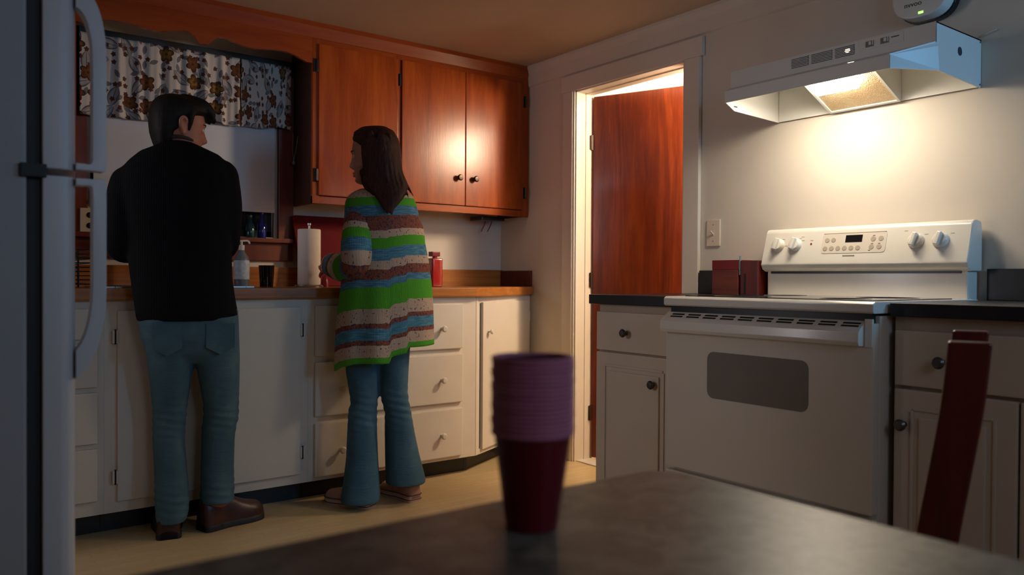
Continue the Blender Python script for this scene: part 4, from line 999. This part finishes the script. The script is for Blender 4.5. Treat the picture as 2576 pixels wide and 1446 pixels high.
# figures are modelled in their own frame: x = across, y = away towards the counter, z = up
def ring(cx, cy, hx, hy, z, n=36, p=2.25, tilt=0.0, ty=0.0):
    out = []
    for i in range(n):
        a = 2 * PI * i / n; c, s = math.cos(a), math.sin(a)
        dx = hx * math.copysign(abs(c) ** (2 / p), c); dy = hy * math.copysign(abs(s) ** (2 / p), s)
        out.append((cx + dx, cy + dy, z + tilt * dx + ty * dy))
    return out
def lerp_table(tab, z):
    for a, b in zip(tab, tab[1:]):
        if (a[0] - z) * (b[0] - z) <= 0 and a[0] != b[0]:
            t = (z - a[0]) / (b[0] - a[0]); return [p + (q - p) * t for p, q in zip(a[1:], b[1:])]
    return list(tab[0][1:] if abs(tab[0][0] - z) < abs(tab[-1][0] - z) else tab[-1][1:])
def head_matrix(c, az, pitch, roll=0.0):
    f = Vector((math.cos(az), math.sin(az), 0)); l = Vector((-math.sin(az), math.cos(az), 0)); u = Vector((0, 0, 1))
    f2 = f * math.cos(pitch) - u * math.sin(pitch); u2 = u * math.cos(pitch) + f * math.sin(pitch)
    l2 = l * math.cos(roll) + u2 * math.sin(roll); u3 = -l * math.sin(roll) + u2 * math.cos(roll)
    return Matrix(((f2.x, l2.x, u3.x, c[0]), (f2.y, l2.y, u3.y, c[1]), (f2.z, l2.z, u3.z, c[2]), (0, 0, 0, 1)))
HEAD = [(0.118, 0.012, -0.020, 0.012), (0.112, 0.045, -0.055, 0.038), (0.095, 0.068, -0.080, 0.060), (0.070, 0.083, -0.094, 0.071), (0.040, 0.090, -0.099, 0.076),
        (0.015, 0.091, -0.098, 0.077), (0.0, 0.086, -0.095, 0.076), (-0.02, 0.085, -0.088, 0.074), (-0.04, 0.085, -0.075, 0.070), (-0.06, 0.084, -0.055, 0.064),
        (-0.08, 0.083, -0.030, 0.055), (-0.10, 0.082, 0.0, 0.042), (-0.112, 0.074, 0.015, 0.030), (-0.118, 0.058, 0.030, 0.014)]
NOSE = [(0.020, 0.0), (0.010, 0.004), (-0.004, 0.011), (-0.020, 0.019), (-0.034, 0.027), (-0.042, 0.026), (-0.050, 0.011), (-0.057, 0.0)]
def add_head(bm, m, jaw=1.0, nose=1.0):
    rows = []
    zs = [0.1185 - i * (0.2365 / 58) for i in range(59)]
    for z in zs:
        f, b, w = lerp_table(HEAD, z)
        if z < -0.05: w *= jaw
        cx, hx = (f + b) / 2, (f - b) / 2; row = []
        for i in range(64):
            a = 2 * PI * i / 64; c, s = math.cos(a), math.sin(a)
            x = cx + hx * math.copysign(abs(c) ** 0.92, c); y = w * math.copysign(abs(s) ** 0.9, s)
            if c > 0:
                nz = lerp_table(NOSE, z)[0] if -0.057 < z < 0.02 else 0
                wd = 0.010 + max(0, min(1, (0.01 - z) / 0.05)) * 0.007
                x += nose * nz * math.exp(-(y / wd) ** 2)
                x -= 0.010 * math.exp(-((abs(y) - 0.032) / 0.014) ** 2 - (z / 0.011) ** 2)
                x += 0.005 * math.exp(-((abs(y) - 0.028) / 0.022) ** 2 - ((z - 0.018) / 0.008) ** 2)
                x += 0.007 * math.exp(-(y / 0.021) ** 2 - ((z + 0.068) / 0.0055) ** 2)
                x += 0.0065 * math.exp(-(y / 0.019) ** 2 - ((z + 0.079) / 0.006) ** 2)
                x -= 0.004 * math.exp(-(y / 0.025) ** 2 - ((z + 0.089) / 0.005) ** 2)
                x += 0.005 * math.exp(-(y / 0.020) ** 2 - ((z + 0.102) / 0.010) ** 2)
            row.append(m @ Vector((x, y, z)))
        rows.append(row)
    loft(bm, rows)
    for s in (-1, 1):                                            # eyelids
        for dz, q in ((0.0068, 1), (-0.0062, -1)):
            tube(bm, [tuple(m @ Vector((x, s * y, z))) + (r,) for x, y, z, r in ((0.0765, 0.0165, -0.001, .0030), (0.0800, 0.0240, dz * .8, .0036), (0.0800, 0.0320, dz, .0038), (0.0755, 0.0400, dz * .7, .0034), (0.0680, 0.0470, -0.001, .0030))], n=8, k=3)
    for s in (-1, 1):                                            # ears
        pts = [(-0.006, 0.072, -0.030), (-0.014, 0.082, -0.014), (-0.022, 0.090, 0.008), (-0.016, 0.090, 0.026), (-0.002, 0.084, 0.026), (0.004, 0.078, 0.012)]
        tube(bm, [(*(m @ Vector((x, s * y, z))), 0.0065) for x, y, z in pts], n=8, k=4)
        sphere(bm, m @ Vector((-0.008, s * 0.077, 0.0)), 0.015, 0.006, 0.026, rot=m.to_3x3(), seg=12)
        sphere(bm, m @ Vector((-0.004, s * 0.077, -0.030)), 0.008, 0.006, 0.010, rot=m.to_3x3(), seg=10)
def add_hand(bm, wrist, d, nrm, curl, side, s=1.0):
    """palm, four bent fingers and a thumb; nrm points out of the back of the hand, side = +1 / -1 puts the thumb"""
    W, d = Vector(wrist), Vector(d).normalized(); nrm = (Vector(nrm) - d * Vector(nrm).dot(d)).normalized(); ac = d.cross(nrm) * side
    for o in (-0.027, -0.009, 0.009, 0.027):
        tube(bm, [(*(W + ac * o * 0.6 * s), 0.015 * s), (*(W + d * 0.045 * s + ac * o * 0.9 * s), 0.0135 * s), (*(W + d * 0.090 * s + ac * o * 1.15 * s), 0.0105 * s)], n=10, k=2)
    for j, (o, L) in enumerate(((0.031, 0.072), (0.0105, 0.080), (-0.0105, 0.075), (-0.031, 0.060))):
        p = W + d * 0.086 * s + ac * o * s; pts = [(*p, 0.0088 * s)]; a = 0.0
        for q, fr in enumerate((0.45, 0.31, 0.24)):
            a += curl * (0.7, 1.0, 0.7)[q] * (1 + 0.08 * j)
            p = p + (d * math.cos(a) - nrm * math.sin(a) + ac * o * 0.35).normalized() * L * fr * s
            pts.append((*p, (0.0080, 0.0074, 0.0062)[q] * s))
        tube(bm, pts, n=10, k=2)
    p = W + d * 0.022 * s + ac * 0.028 * s; q = p + (d * 0.6 + ac * 0.75 - nrm * 0.25).normalized() * 0.042 * s; r = q + (d * 0.85 + ac * 0.25 - nrm * (0.2 + curl * 0.5)).normalized() * 0.034 * s; e = r + (d * 0.9 - nrm * (0.3 + curl * 0.5)).normalized() * 0.024 * s
    tube(bm, [(*p, 0.014 * s), (*q, 0.0105 * s), (*r, 0.0088 * s), (*e, 0.0068 * s)], n=10, k=3)
def shoe(heel, toe, w, h, up_m, sole_m, parent, sneaker=False):
    H, T = Vector((*heel, 0)), Vector((*toe, 0)); d = (T - H).normalized(); L = (T - H).length; ac = Vector((d.y, -d.x, 0))
    prof = [(0.0, 0.52, 0.78), (0.03, 0.70, 0.97), (0.12, 0.78, 1.05), (0.28, 0.74, 1.02), (0.42, 0.78, 0.98), (0.55, 0.90, 0.78), (0.70, 1.0, 0.62), (0.83, 0.98, 0.54), (0.93, 0.80, 0.46), (0.98, 0.52, 0.34), (1.0, 0.25, 0.24)]
    P = smoothpts([(a, b, c, 0) for a, b, c in prof], 3)
    def rings(wk, z0, hk, flat=False):
        R = []
        for s_, a, b, _ in P:
            c = H + d * (s_ * L); r = []
            for i in range(20):
                t = PI * i / 19; r.append(c + ac * (a * w * wk * math.cos(t)) + Vector((0, 0, z0 + (hk if flat else b * h * hk) * math.sin(t) ** (0.25 if flat else 0.75))))
            R.append(r)
        return R
    bm = B(); loft(bm, rings(0.95, 0.016, 1.0)); bmesh.ops.recalc_face_normals(bm, faces=bm.faces)
    o = obj('shoe', bm, up_m, parent, smooth=70)
    bm = B(); loft(bm, rings(1.05, 0.0, 0.034 if sneaker else 0.030, True)); bmesh.ops.recalc_face_normals(bm, faces=bm.faces); obj('sole', bm, sole_m, o, smooth=50)
    if sneaker:
        for z in (0.012, 0.031):
            bm = B(); pts = [tuple(H + d * (s_ * L) + ac * (a * w * 1.055) + Vector((0, 0, z))) for s_, a, b, _ in P] + [tuple(H + d * (s_ * L) - ac * (a * w * 1.055) + Vector((0, 0, z))) for s_, a, b, _ in P[::-1]]
            pts.append(pts[0]); tube(bm, pts, 0.0018, 6, 1); obj('stripe', bm, REDSTRIPE, o)
    else:
        bm = B(); c = H + d * (0.06 * L)
        loft(bm, [[H + d * (s_ * L) + ac * (a * w * 1.06 * q) + Vector((0, 0, z)) for s_, a, q in ((0.0, .5, -1), (.12, .74, -1), (.26, .74, -1), (.26, .74, 1), (.12, .74, 1), (0.0, .5, 1))] for z in (0.0, 0.022)])
        bmesh.ops.recalc_face_normals(bm, faces=bm.faces); obj('heel', bm, sole_m, o)
    return o
def person(bm, label, skin, loc, ang):
    o = obj('person', solid(bm, 0.0045, 2), skin, smooth=180); o.location = loc; o.rotation_euler = (0, 0, -ang)
    OFF[o.name] = Vector((0, 0, 0)); return tag(o, label, 'person')
def eyes(m, parent, lipcol=None):
    bm = B()
    tube(bm, [tuple(m @ Vector((x, y, z))) + (r,) for x, y, z, r in ((0.074, -0.025, -0.072, .0015), (0.086, -0.012, -0.068, .0040), (0.0895, 0.0, -0.0685, .0042), (0.086, 0.012, -0.068, .0040), (0.074, 0.025, -0.072, .0015))], n=8)
    tube(bm, [tuple(m @ Vector((x, y, z))) + (r,) for x, y, z, r in ((0.074, -0.024, -0.073, .0015), (0.085, -0.011, -0.078, .0046), (0.0885, 0.0, -0.079, .0050), (0.085, 0.011, -0.078, .0046), (0.074, 0.024, -0.073, .0015))], n=8)
    obj('lips', bm, LIPS, parent, smooth=180)
    for s in (-1, 1):
        bm = B(); sphere(bm, m @ Vector((0.0722, s * 0.0315, 0.0)), 0.0120, seg=16); e = obj('eye', bm, EYEW, parent, smooth=180)
        bm = B(); sphere(bm, m @ Vector((0.0803, s * 0.0320, -0.0002)), 0.0050, seg=12); obj('iris', bm, IRIS, e, smooth=180)
        bm = B(); tube(bm, [tuple(m @ Vector((x, s * y, z))) + (r,) for x, y, z, r in ((0.0925, 0.013, 0.0185, 0.0018), (0.0890, 0.030, 0.0230, 0.0026), (0.0755, 0.049, 0.0195, 0.0012))], n=8); obj('eyebrow', bm, HAIR_M, parent, smooth=180)

# ---------------------------------------------------------------- the man at the sink
MH = head_matrix((0.016, -0.026, 1.533), math.radians(14), math.radians(5)) @ Matrix.Scale(0.955, 4)
torso = [(379, 400, 494, .064, .022), (384, 392, 508, .072, .020), (391, 374, 530, .082, .020), (400, 350, 556, .096, .012), (418, 328, 574, .110, .004), (442, 308, 586, .122, 0), (474, 302, 590, .130, -.004), (520, 306, 590, .132, -.006), (580, 314, 586, .128, -.006),
         (640, 324, 583, .126, -.004), (700, 331, 585, .128, 0), (750, 338, 592, .130, 0), (790, 344, 600, .132, 0), (806, 346, 600, .130, 0)]
LLEG = [(800, 352, 480, .115, 0), (860, 366, 489, .105, 0), (905, 372, 487, .098, 0), (960, 378, 480, .090, -.005), (1020, 384, 471, .078, -.012), (1060, 384, 467, .074, -.016), (1110, 385, 465, .074, -.028), (1180, 389, 471, .076, -.040), (1250, 390, 477, .078, -.050), (1285, 392, 474, .078, -.052), (1300, 394, 468, .074, -.052)]
RLEG = [(800, 470, 601, .115, 0), (860, 488, 603, .105, 0), (905, 489, 605, .098, 0), (960, 500, 605, .090, 0), (1020, 511, 604, .080, 0), (1058, 512, 604, .078, .002), (1075, 508, 599, .076, 0), (1110, 507, 594, .074, -.004), (1180, 505, 592, .074, -.010), (1245, 504, 593, .078, -.014), (1270, 504, 592, .078, -.014)]
def mring(row, k=1.0, p=2.25, n=36):
    y, l, r, hv, vc = row
    q = max(0.0, min(1.0, (1120 - y) / 260.0)); vc -= 0.062 * q; hv *= 1 - 0.16 * q
    return ring((MU(l) + MU(r)) / 2, vc, (MU(r) - MU(l)) / 2 * k, hv * k, MZ(y), n, p, 0.0, -0.42 * max(0.0, min(1.0, (420 - y) / 40.0)))
bm = B()
add_head(bm, MH, 1.05, 1.0)
tube(bm, [(0.012, -0.030, 1.47, 0.056), (0.012, -0.040, 1.42, 0.056), (0.010, -0.06, 1.33, 0.066)], n=20, k=3)
loft(bm, [mring(q, 0.80) for q in torso[2:]])
loft(bm, [mring(q, 0.80) for q in LLEG] + [ring(-0.0140, -.05, .024, .028, 0.075)]); loft(bm, [mring(q, 0.80) for q in RLEG] + [ring(0.1540, -.012, .024, .028, 0.075)])
for h, t in (((-0.0182, -.07), (-0.0224, .09)), ((0.1260, -.025), (0.2450, .05))): tube(bm, [(h[0], h[1], .042, .019), ((h[0]+t[0])/2, (h[1]+t[1])/2, .042, .022), (t[0], t[1], .036, .018)], n=12)
armL = [(-0.1624, -.055, 1.3150), (-0.1778, -.065, 1.2267), (-0.1792, -.055, 1.1019), (-0.1708, .06, 1.0715), (-0.1330, .235, 1.0745)]
armR = [(0.1624, -.055, 1.3546), (0.1764, -.065, 1.2420), (0.1764, -.050, 1.1385), (0.1820, .06, 1.0974), (0.1764, .225, 1.0715)]
for a in (armL, armR): tube(bm, [(*p, r) for p, r in zip(a, (.052, .046, .040, .037, .028))], n=16)
add_hand(bm, armL[-1], (0.35, 0.9, -0.15), (0, 0.1, 1), 0.5, 1)
add_hand(bm, armR[-1], (-0.25, 0.9, -0.30), (0.2, 0.1, 1), 0.5, -1)
man = person(bm, 'person in a black sweater and blue jeans at the sink, head turned right', SKIN_M, (-2.014, -0.652, 0.0), 0.243)
bm = B(); loft(bm, [mring(q) for q in torso])
sl = [(.058, .064, .062, .060, .050, .040)]
tube(bm, [(*p, r) for p, r in zip(armL, (.058, .060, .060, .052, .043))], n=20); tube(bm, [(*p, r) for p, r in zip(armR, (.064, .062, .058, .052, .043))], n=20)
sw = solid(bm, 0.008, 6)
obj('sweater', sw, BLACKKNIT, man, smooth=180)
bm = B(); tube(bm, [(0.010 + 0.064 * math.cos(a), -0.038 + 0.055 * math.sin(a), 1.463 - 0.42 * 0.062 * math.sin(a)) for a in [i * PI / 12 for i in range(25)]], 0.007, 8, 1, False); obj('shirt_collar', bm, COLLAR, man, smooth=180)
bm = B()
loft(bm, [ring(0.0490, -.062, .174, .098, 0.8538), ring(0.0490, -.062, .176, .100, 0.8158), ring(0.0560, -.062, .172, .100, 0.7397), ring(0.0644, -.058, .160, .086, 0.6864), ring(0.0672, -.055, .10, .05, 0.6453)])
loft(bm, [mring(q) for q in LLEG]); loft(bm, [mring(q) for q in RLEG])
jn = solid(bm, 0.007, 5)
for v in jn.verts:                                                # creases behind the knees and stacking at the hems
    k = math.exp(-((v.co.z - 0.4277) / .07) ** 2) * .0020 + math.exp(-((v.co.z - 0.1461) / .06) ** 2) * .0018
    v.co.y += k * math.sin(v.co.z * 210 + v.co.x * 40) ; v.co.x += k * 0.8 * math.sin(v.co.z * 190 + v.co.y * 60)
jm = obj('jeans', jn, DENIM_M, man, smooth=180)
for x0 in (385, 515):
    bm = B(); pts = [(MU(x0), 0.7975), (MU(x0 + 72), 0.7975), (MU(x0 + 72), 0.7093), (MU(x0 + 36), 0.6819), (MU(x0), 0.7093)]
    prism(bm, pts, 'y', -.1620, -.150, 0.001)
    obj('back_pocket', bm, DENIM_M, jm)
shoe((-0.0196, -.112), (-0.0308, .150), .055, .108, LEATHER, SOLE, man)
shoe((0.0906, -.050), (0.322, .080), .058, .112, LEATHER, SOLE, man)
eyes(MH, man)
bm = B()
HT = [(0.126, 0.010, -0.030, 0.010), (0.122, 0.050, -0.060, 0.042), (0.106, 0.085, -0.092, 0.070), (0.085, 0.098, -0.108, 0.083), (0.064, 0.096, -0.114, 0.087), (0.052, 0.074, -0.115, 0.087), (0.034, 0.034, -0.115, 0.086), (0.008, 0.016, -0.114, 0.084), (-0.014, 0.010, -0.110, 0.081), (-0.030, -0.024, -0.106, 0.079),
      (-0.055, -0.026, -0.098, 0.070), (-0.080, -0.035, -0.088, 0.058), (-0.100, -0.048, -0.076, 0.036)]
loft(bm, [[MH @ Vector(p) for p in ring((f + b) / 2, 0, (f - b) / 2, w_, z, 40, 2.6)] for z, f, b, w_ in HT])
for y, e in ((-0.040, 0.112), (-0.018, 0.128), (0.008, 0.132), (0.032, 0.122)):
    tube(bm, [tuple(MH @ Vector(p)) + (r,) for p, r in (((0.00, y * .7, 0.112), .020), ((0.065, y, 0.096), .026), ((0.102, y, 0.070), .020), ((e, y * 1.1, 0.048), .006))], n=10)
for s in (-1, 1): tube(bm, [tuple(MH @ Vector(p)) + (r,) for p, r in (((0.020, s * .075, 0.050), .014), ((0.019, s * .076, 0.015), .010), ((0.017, s * .074, -0.018), .005))], n=10)
hm = solid(bm, 0.005, 3)
obj('hair', hm, HAIR_M, man, smooth=180)

# ---------------------------------------------------------------- the woman in the striped sweater
WH = head_matrix((-0.038, 0.010, 1.488), math.radians(180 - 10), math.radians(3))
WT = [(478, 902, 1000, .055), (486, 884, 1024, .075), (496, 872, 1036, .092), (510, 866, 1043, .108), (545, 864, 1052, .120), (600, 863, 1065, .128), (660, 860, 1077, .138), (720, 852, 1085, .150), (780, 844, 1089, .160), (840, 841, 1091, .168), (880, 840, 1092, .172)]
WL = [(840, 872, 965, .110, 0), (880, 869, 958, .098, 0), (930, 869, 955, .086, 0), (985, 878, 952, .076, -.006), (1010, 882, 949, .073, -.008), (1032, 876, 948, .072, -.012), (1080, 874, 948, .072, -.018), (1150, 871, 951, .078, -.024), (1210, 864, 955, .092, -.028), (1243, 859, 957, .100, -.028), (1252, 858, 957, .100, -.028)]
WR = [(840, 950, 1036, .110, 0), (880, 953, 1030, .098, 0), (930, 955, 1027, .086, .004), (985, 956, 1025, .076, .012), (1010, 959, 1028, .073, .018), (1040, 967, 1034, .072, .022), (1090, 967, 1043, .074, .030), (1150, 968, 1056, .082, .036), (1195, 969, 1068, .096, .038), (1213, 970, 1072, .100, .038), (1220, 970, 1073, .100, .038)]
def wring(row, k=1.0, n=36, p=2.2):
    y, l, r, hv = row[:4]; vc = row[4] if len(row) > 4 else 0
    return ring((WU(l) + WU(r)) / 2, vc, (WU(r) - WU(l)) / 2 * k, hv * k, WZ(y), n, p)
bm = B()
add_head(bm, WH, 0.92, 0.9)
tube(bm, [(-0.028, 0.008, 1.41, 0.046), (-0.015, 0.0, 1.36, 0.048), (-0.01, 0.0, 1.28, 0.056)], n=18, k=3)
loft(bm, [ring(-.005, 0, hu, hv, z) for z, hu, hv in ((1.33, .07, .05), (1.30, .125, .07), (1.22, .145, .085), (1.10, .135, .085), (1.00, .120, .08), (0.90, .125, .085), (0.80, .140, .095), (0.70, .135, .09))])
loft(bm, [wring(q, 0.78) for q in WL] + [ring(-0.0876, -.025, .022, .026, .070)]); loft(bm, [wring(q, 0.78) for q in WR] + [ring(0.1045, .04, .022, .026, .070)])
for h, t in (((-.062, -.042), (-.17, .040)), ((.130, .030), (.05, .142))): tube(bm, [(h[0], h[1], .040, .017), ((h[0]+t[0])/2, (h[1]+t[1])/2, .038, .020), (t[0], t[1], .032, .015)], n=12)
wl = [(-0.0708, -.010, 1.2605), (-0.0977, -.056, 1.1854), (-0.1028, -.092, 1.0897), (-0.1045, -.085, 1.0248), (-0.1314, -.02, 1.0146), (-0.1618, .055, 1.0146), (-0.1988, .120, 1.0214), (-0.2258, .160, 1.0282)]
wr = [(0.0843, 0.0, 1.2605), (0.1146, .02, 1.1717), (0.1179, .03, 1.0726), (0.0843, .12, 1.0299), (0.0421, .22, 1.0385)]
tube(bm, [(*p, r) for p, r in zip(wl, (.045, .042, .038, .036, .034, .030, .026, .023))], n=14); tube(bm, [(*p, r) for p, r in zip(wr, (.045, .042, .038, .034, .024))], n=14)
add_hand(bm, wl[-1], (-0.40, 0.75, 0.10), (-0.5, -0.5, 0.55), 0.6, -1, 0.85)
add_hand(bm, wr[-1], (-0.35, 0.85, -0.1), (0, 0.1, 1), 0.5, -1, 0.9)
woman = person(bm, 'person in a striped green and blue sweater and flared jeans, looking left', SKIN_W, (-1.208, -0.796, 0.0), 0.483)
eyes(WH, woman)
# sweater with its bands following the knit
bm = B(); uvl = bm.loops.layers.uv.new('UVMap')
N, R = 144, 72
HEM = [(-1.0, 932), (-0.86, 918), (-0.6, 908), (-0.2, 905), (0.10, 905), (0.135, 889), (0.42, 881), (0.455, 868), (0.75, 867), (1.0, 866)]
def uvfaces(rows, vs, us):
    V = [[bm.verts.new(p) for p in r] for r in rows]
    n = len(rows[0])
    for i in range(len(V) - 1):
        for j in range(n):
            f = bm.faces.new((V[i][j], V[i+1][j], V[i+1][(j+1) % n], V[i][(j+1) % n]))
            for lp, (a, b) in zip(f.loops, ((i, j), (i+1, j), (i+1, j+1), (i, j+1))): lp[uvl].uv = (us * b / n, vs[a])
    return V
rows, vs = [], []
for i in range(R + 1):
    s = i / R; yr = 478 + s * 394; l, r, hv = lerp_table(WT, min(yr, 880)); row = []
    for j in range(N):
        a = 2 * PI * j / N; c, sn_ = math.cos(a), math.sin(a)
        drape = max(0, s - 0.35) / 0.65
        fold = 1 + drape * (0.050 * math.sin(7 * a + 0.6) + 0.030 * math.sin(11 * a + 2.0)) * (1 - abs(c) ** 6)
        uc, hu = (WU(l) + WU(r)) / 2, (WU(r) - WU(l)) / 2
        hem = lerp_table(HEM, c)[0] if sn_ < 0 else lerp_table([(-1.0, 932), (-0.5, 905), (0.5, 875), (1.0, 866)], c)[0]
        y = 478 + s * (872 - 478) + max(0, s - 0.12) / 0.88 * (hem - 872)
        sag = 0.5 * (1 - c) * 8 * math.exp(-((s - 0.25) / .2) ** 2)
        row.append((uc + hu * c, hv * sn_ * fold, WZ(y + sag)))
    rows.append(row); vs.append((yr - 480) / 392)
uvfaces(rows, vs, 1.6)
def sleeve(path, radii, vvals):
    P = smoothpts([(*p, r, v) for p, r, v in zip(path, radii, vvals)], 8); rows = []; x = None
    for i, q in enumerate(P):
        d = (Vector(P[min(i+1, len(P)-1)][:3]) - Vector(P[max(i-1, 0)][:3])).normalized()
        x = Vector((1, 0, 0)) if x is None else x
        x = (x - d * x.dot(d)).normalized(); y = d.cross(x)
        rows.append([Vector(q[:3]) + (x * math.cos(2*PI*j/40) + y * math.sin(2*PI*j/40)) * q[3] * (1 + 0.02 * math.sin(5 * 2*PI*j/40 + i * .3)) for j in range(40)])
    uvfaces(rows, [q[4] for q in P], 0.45)
sleeve(wl, (.046, .064, .067, .064, .064, .064, .059, .050), (.07, .23, .40, .50, .62, .73, .82, .92))
sleeve(wr, (.046, .060, .062, .056, .042), (.07, .25, .41, .60, .88))
bmesh.ops.recalc_face_normals(bm, faces=bm.faces)
so = obj('sweater', bm, SWEATER, woman, smooth=180)
md = so.modifiers.new('cloth', 'SOLIDIFY'); md.thickness = 0.006; md.offset = -1
bm = B()
loft(bm, [ring(-0.0169, 0, .140, .105, 0.7481), ring(-0.0169, 0, .138, .105, 0.6969), ring(-0.0118, 0, .125, .09, 0.6456), ring(-0.0084, 0, .08, .05, 0.6029)])
loft(bm, [wring(q) for q in WL]); loft(bm, [wring(q) for q in WR])
jn = solid(bm, 0.006, 4)
for v in jn.verts:
    k = math.exp(-((v.co.z - 0.4236) / .075) ** 2) * .0020
    v.co.y += k * math.sin(v.co.z * 200 + v.co.x * 50); v.co.x += k * 0.8 * math.sin(v.co.z * 180 + v.co.y * 60)
obj('jeans', jn, DENIM_W, woman, smooth=180)
shoe((-.040, -.062), (-.232, .080), .047, .084, CANVAS, RUBBER, woman, True)
shoe((.1465, .006), (.010, .195), .047, .084, CANVAS, RUBBER, woman, True)
# long hair: a cap on the head, then lengths that fall over her back
bm = B()
HT = [(0.129, 0.010, -0.030, 0.012), (0.123, 0.050, -0.060, 0.048), (0.105, 0.078, -0.090, 0.070), (0.075, 0.086, -0.106, 0.083), (0.045, 0.070, -0.113, 0.089), (0.015, 0.046, -0.115, 0.091), (-0.03, 0.034, -0.116, 0.091), (-0.08, 0.026, -0.118, 0.088),
      (-0.12, 0.020, -0.118, 0.080), (-0.15, -0.010, -0.112, 0.060)]
loft(bm, [[WH @ Vector(p) for p in ring((f + b) / 2, 0, (f - b) / 2, w_, z, 44, 2.4)] for z, f, b, w_ in HT])
FALL = [(440, 912, 1010, -.020, .085), (462, 910, 1016, -.040, .075), (480, 922, 1020, -.066, .058), (496, 936, 1016, -.092, .042), (512, 948, 1006, -.112, .030), (526, 956, 995, -.126, .022), (538, 964, 984, -.136, .014)]
loft(bm, [ring((WU(l) + WU(r)) / 2, v_, (WU(r) - WU(l)) / 2, hv, WZ(y), 32, 2.2) for y, l, r, v_, hv in FALL])
rnd = random.Random(3)
for k in range(44):                                              # separate locks over the surface
    f0 = rnd.uniform(-0.95, 0.95); top = rnd.uniform(345, 400); end = rnd.uniform(495, 548); pts = []
    for s in (0.0, 0.3, 0.55, 0.75, 0.9, 1.0):
        y = top + (end - top) * s
        if y < 440:
            l, r = 903 + (y - 345) * 0.09, 985 + (y - 345) * 0.27; v_, hv = 0.005 - (y - 345) / 95 * 0.025, 0.092
        else: l, r, v_, hv = lerp_table(FALL, min(y, 538))
        ff = f0 * (1 - 0.10 * s) + 0.04 * math.sin(k + 3 * s)
        pts.append(((WU(l) + WU(r)) / 2 + (WU(r) - WU(l)) / 2 * ff, v_ - hv * math.sqrt(max(0.05, 1 - ff * ff)) * 1.0, WZ(y), 0.011 - 0.0078 * s))
    tube(bm, pts, n=7, k=3)
for x0, x1, x2, y2, v_ in ((1004, 1022, 1036, 500, -.06), (1000, 1014, 1024, 512, -.09), (908, 915, 935, 500, -.06)):    # stray ends
    tube(bm, [(WU(x0), -.055, 1.4142, .010), (WU(x1), v_ + .01, 1.3544, .007), (WU(x2), v_ - .03, WZ(y2), .002)], n=7, k=4)
hw = solid(bm, 0.0045, 1)
obj('hair', hw, HAIR_W, woman, smooth=180)
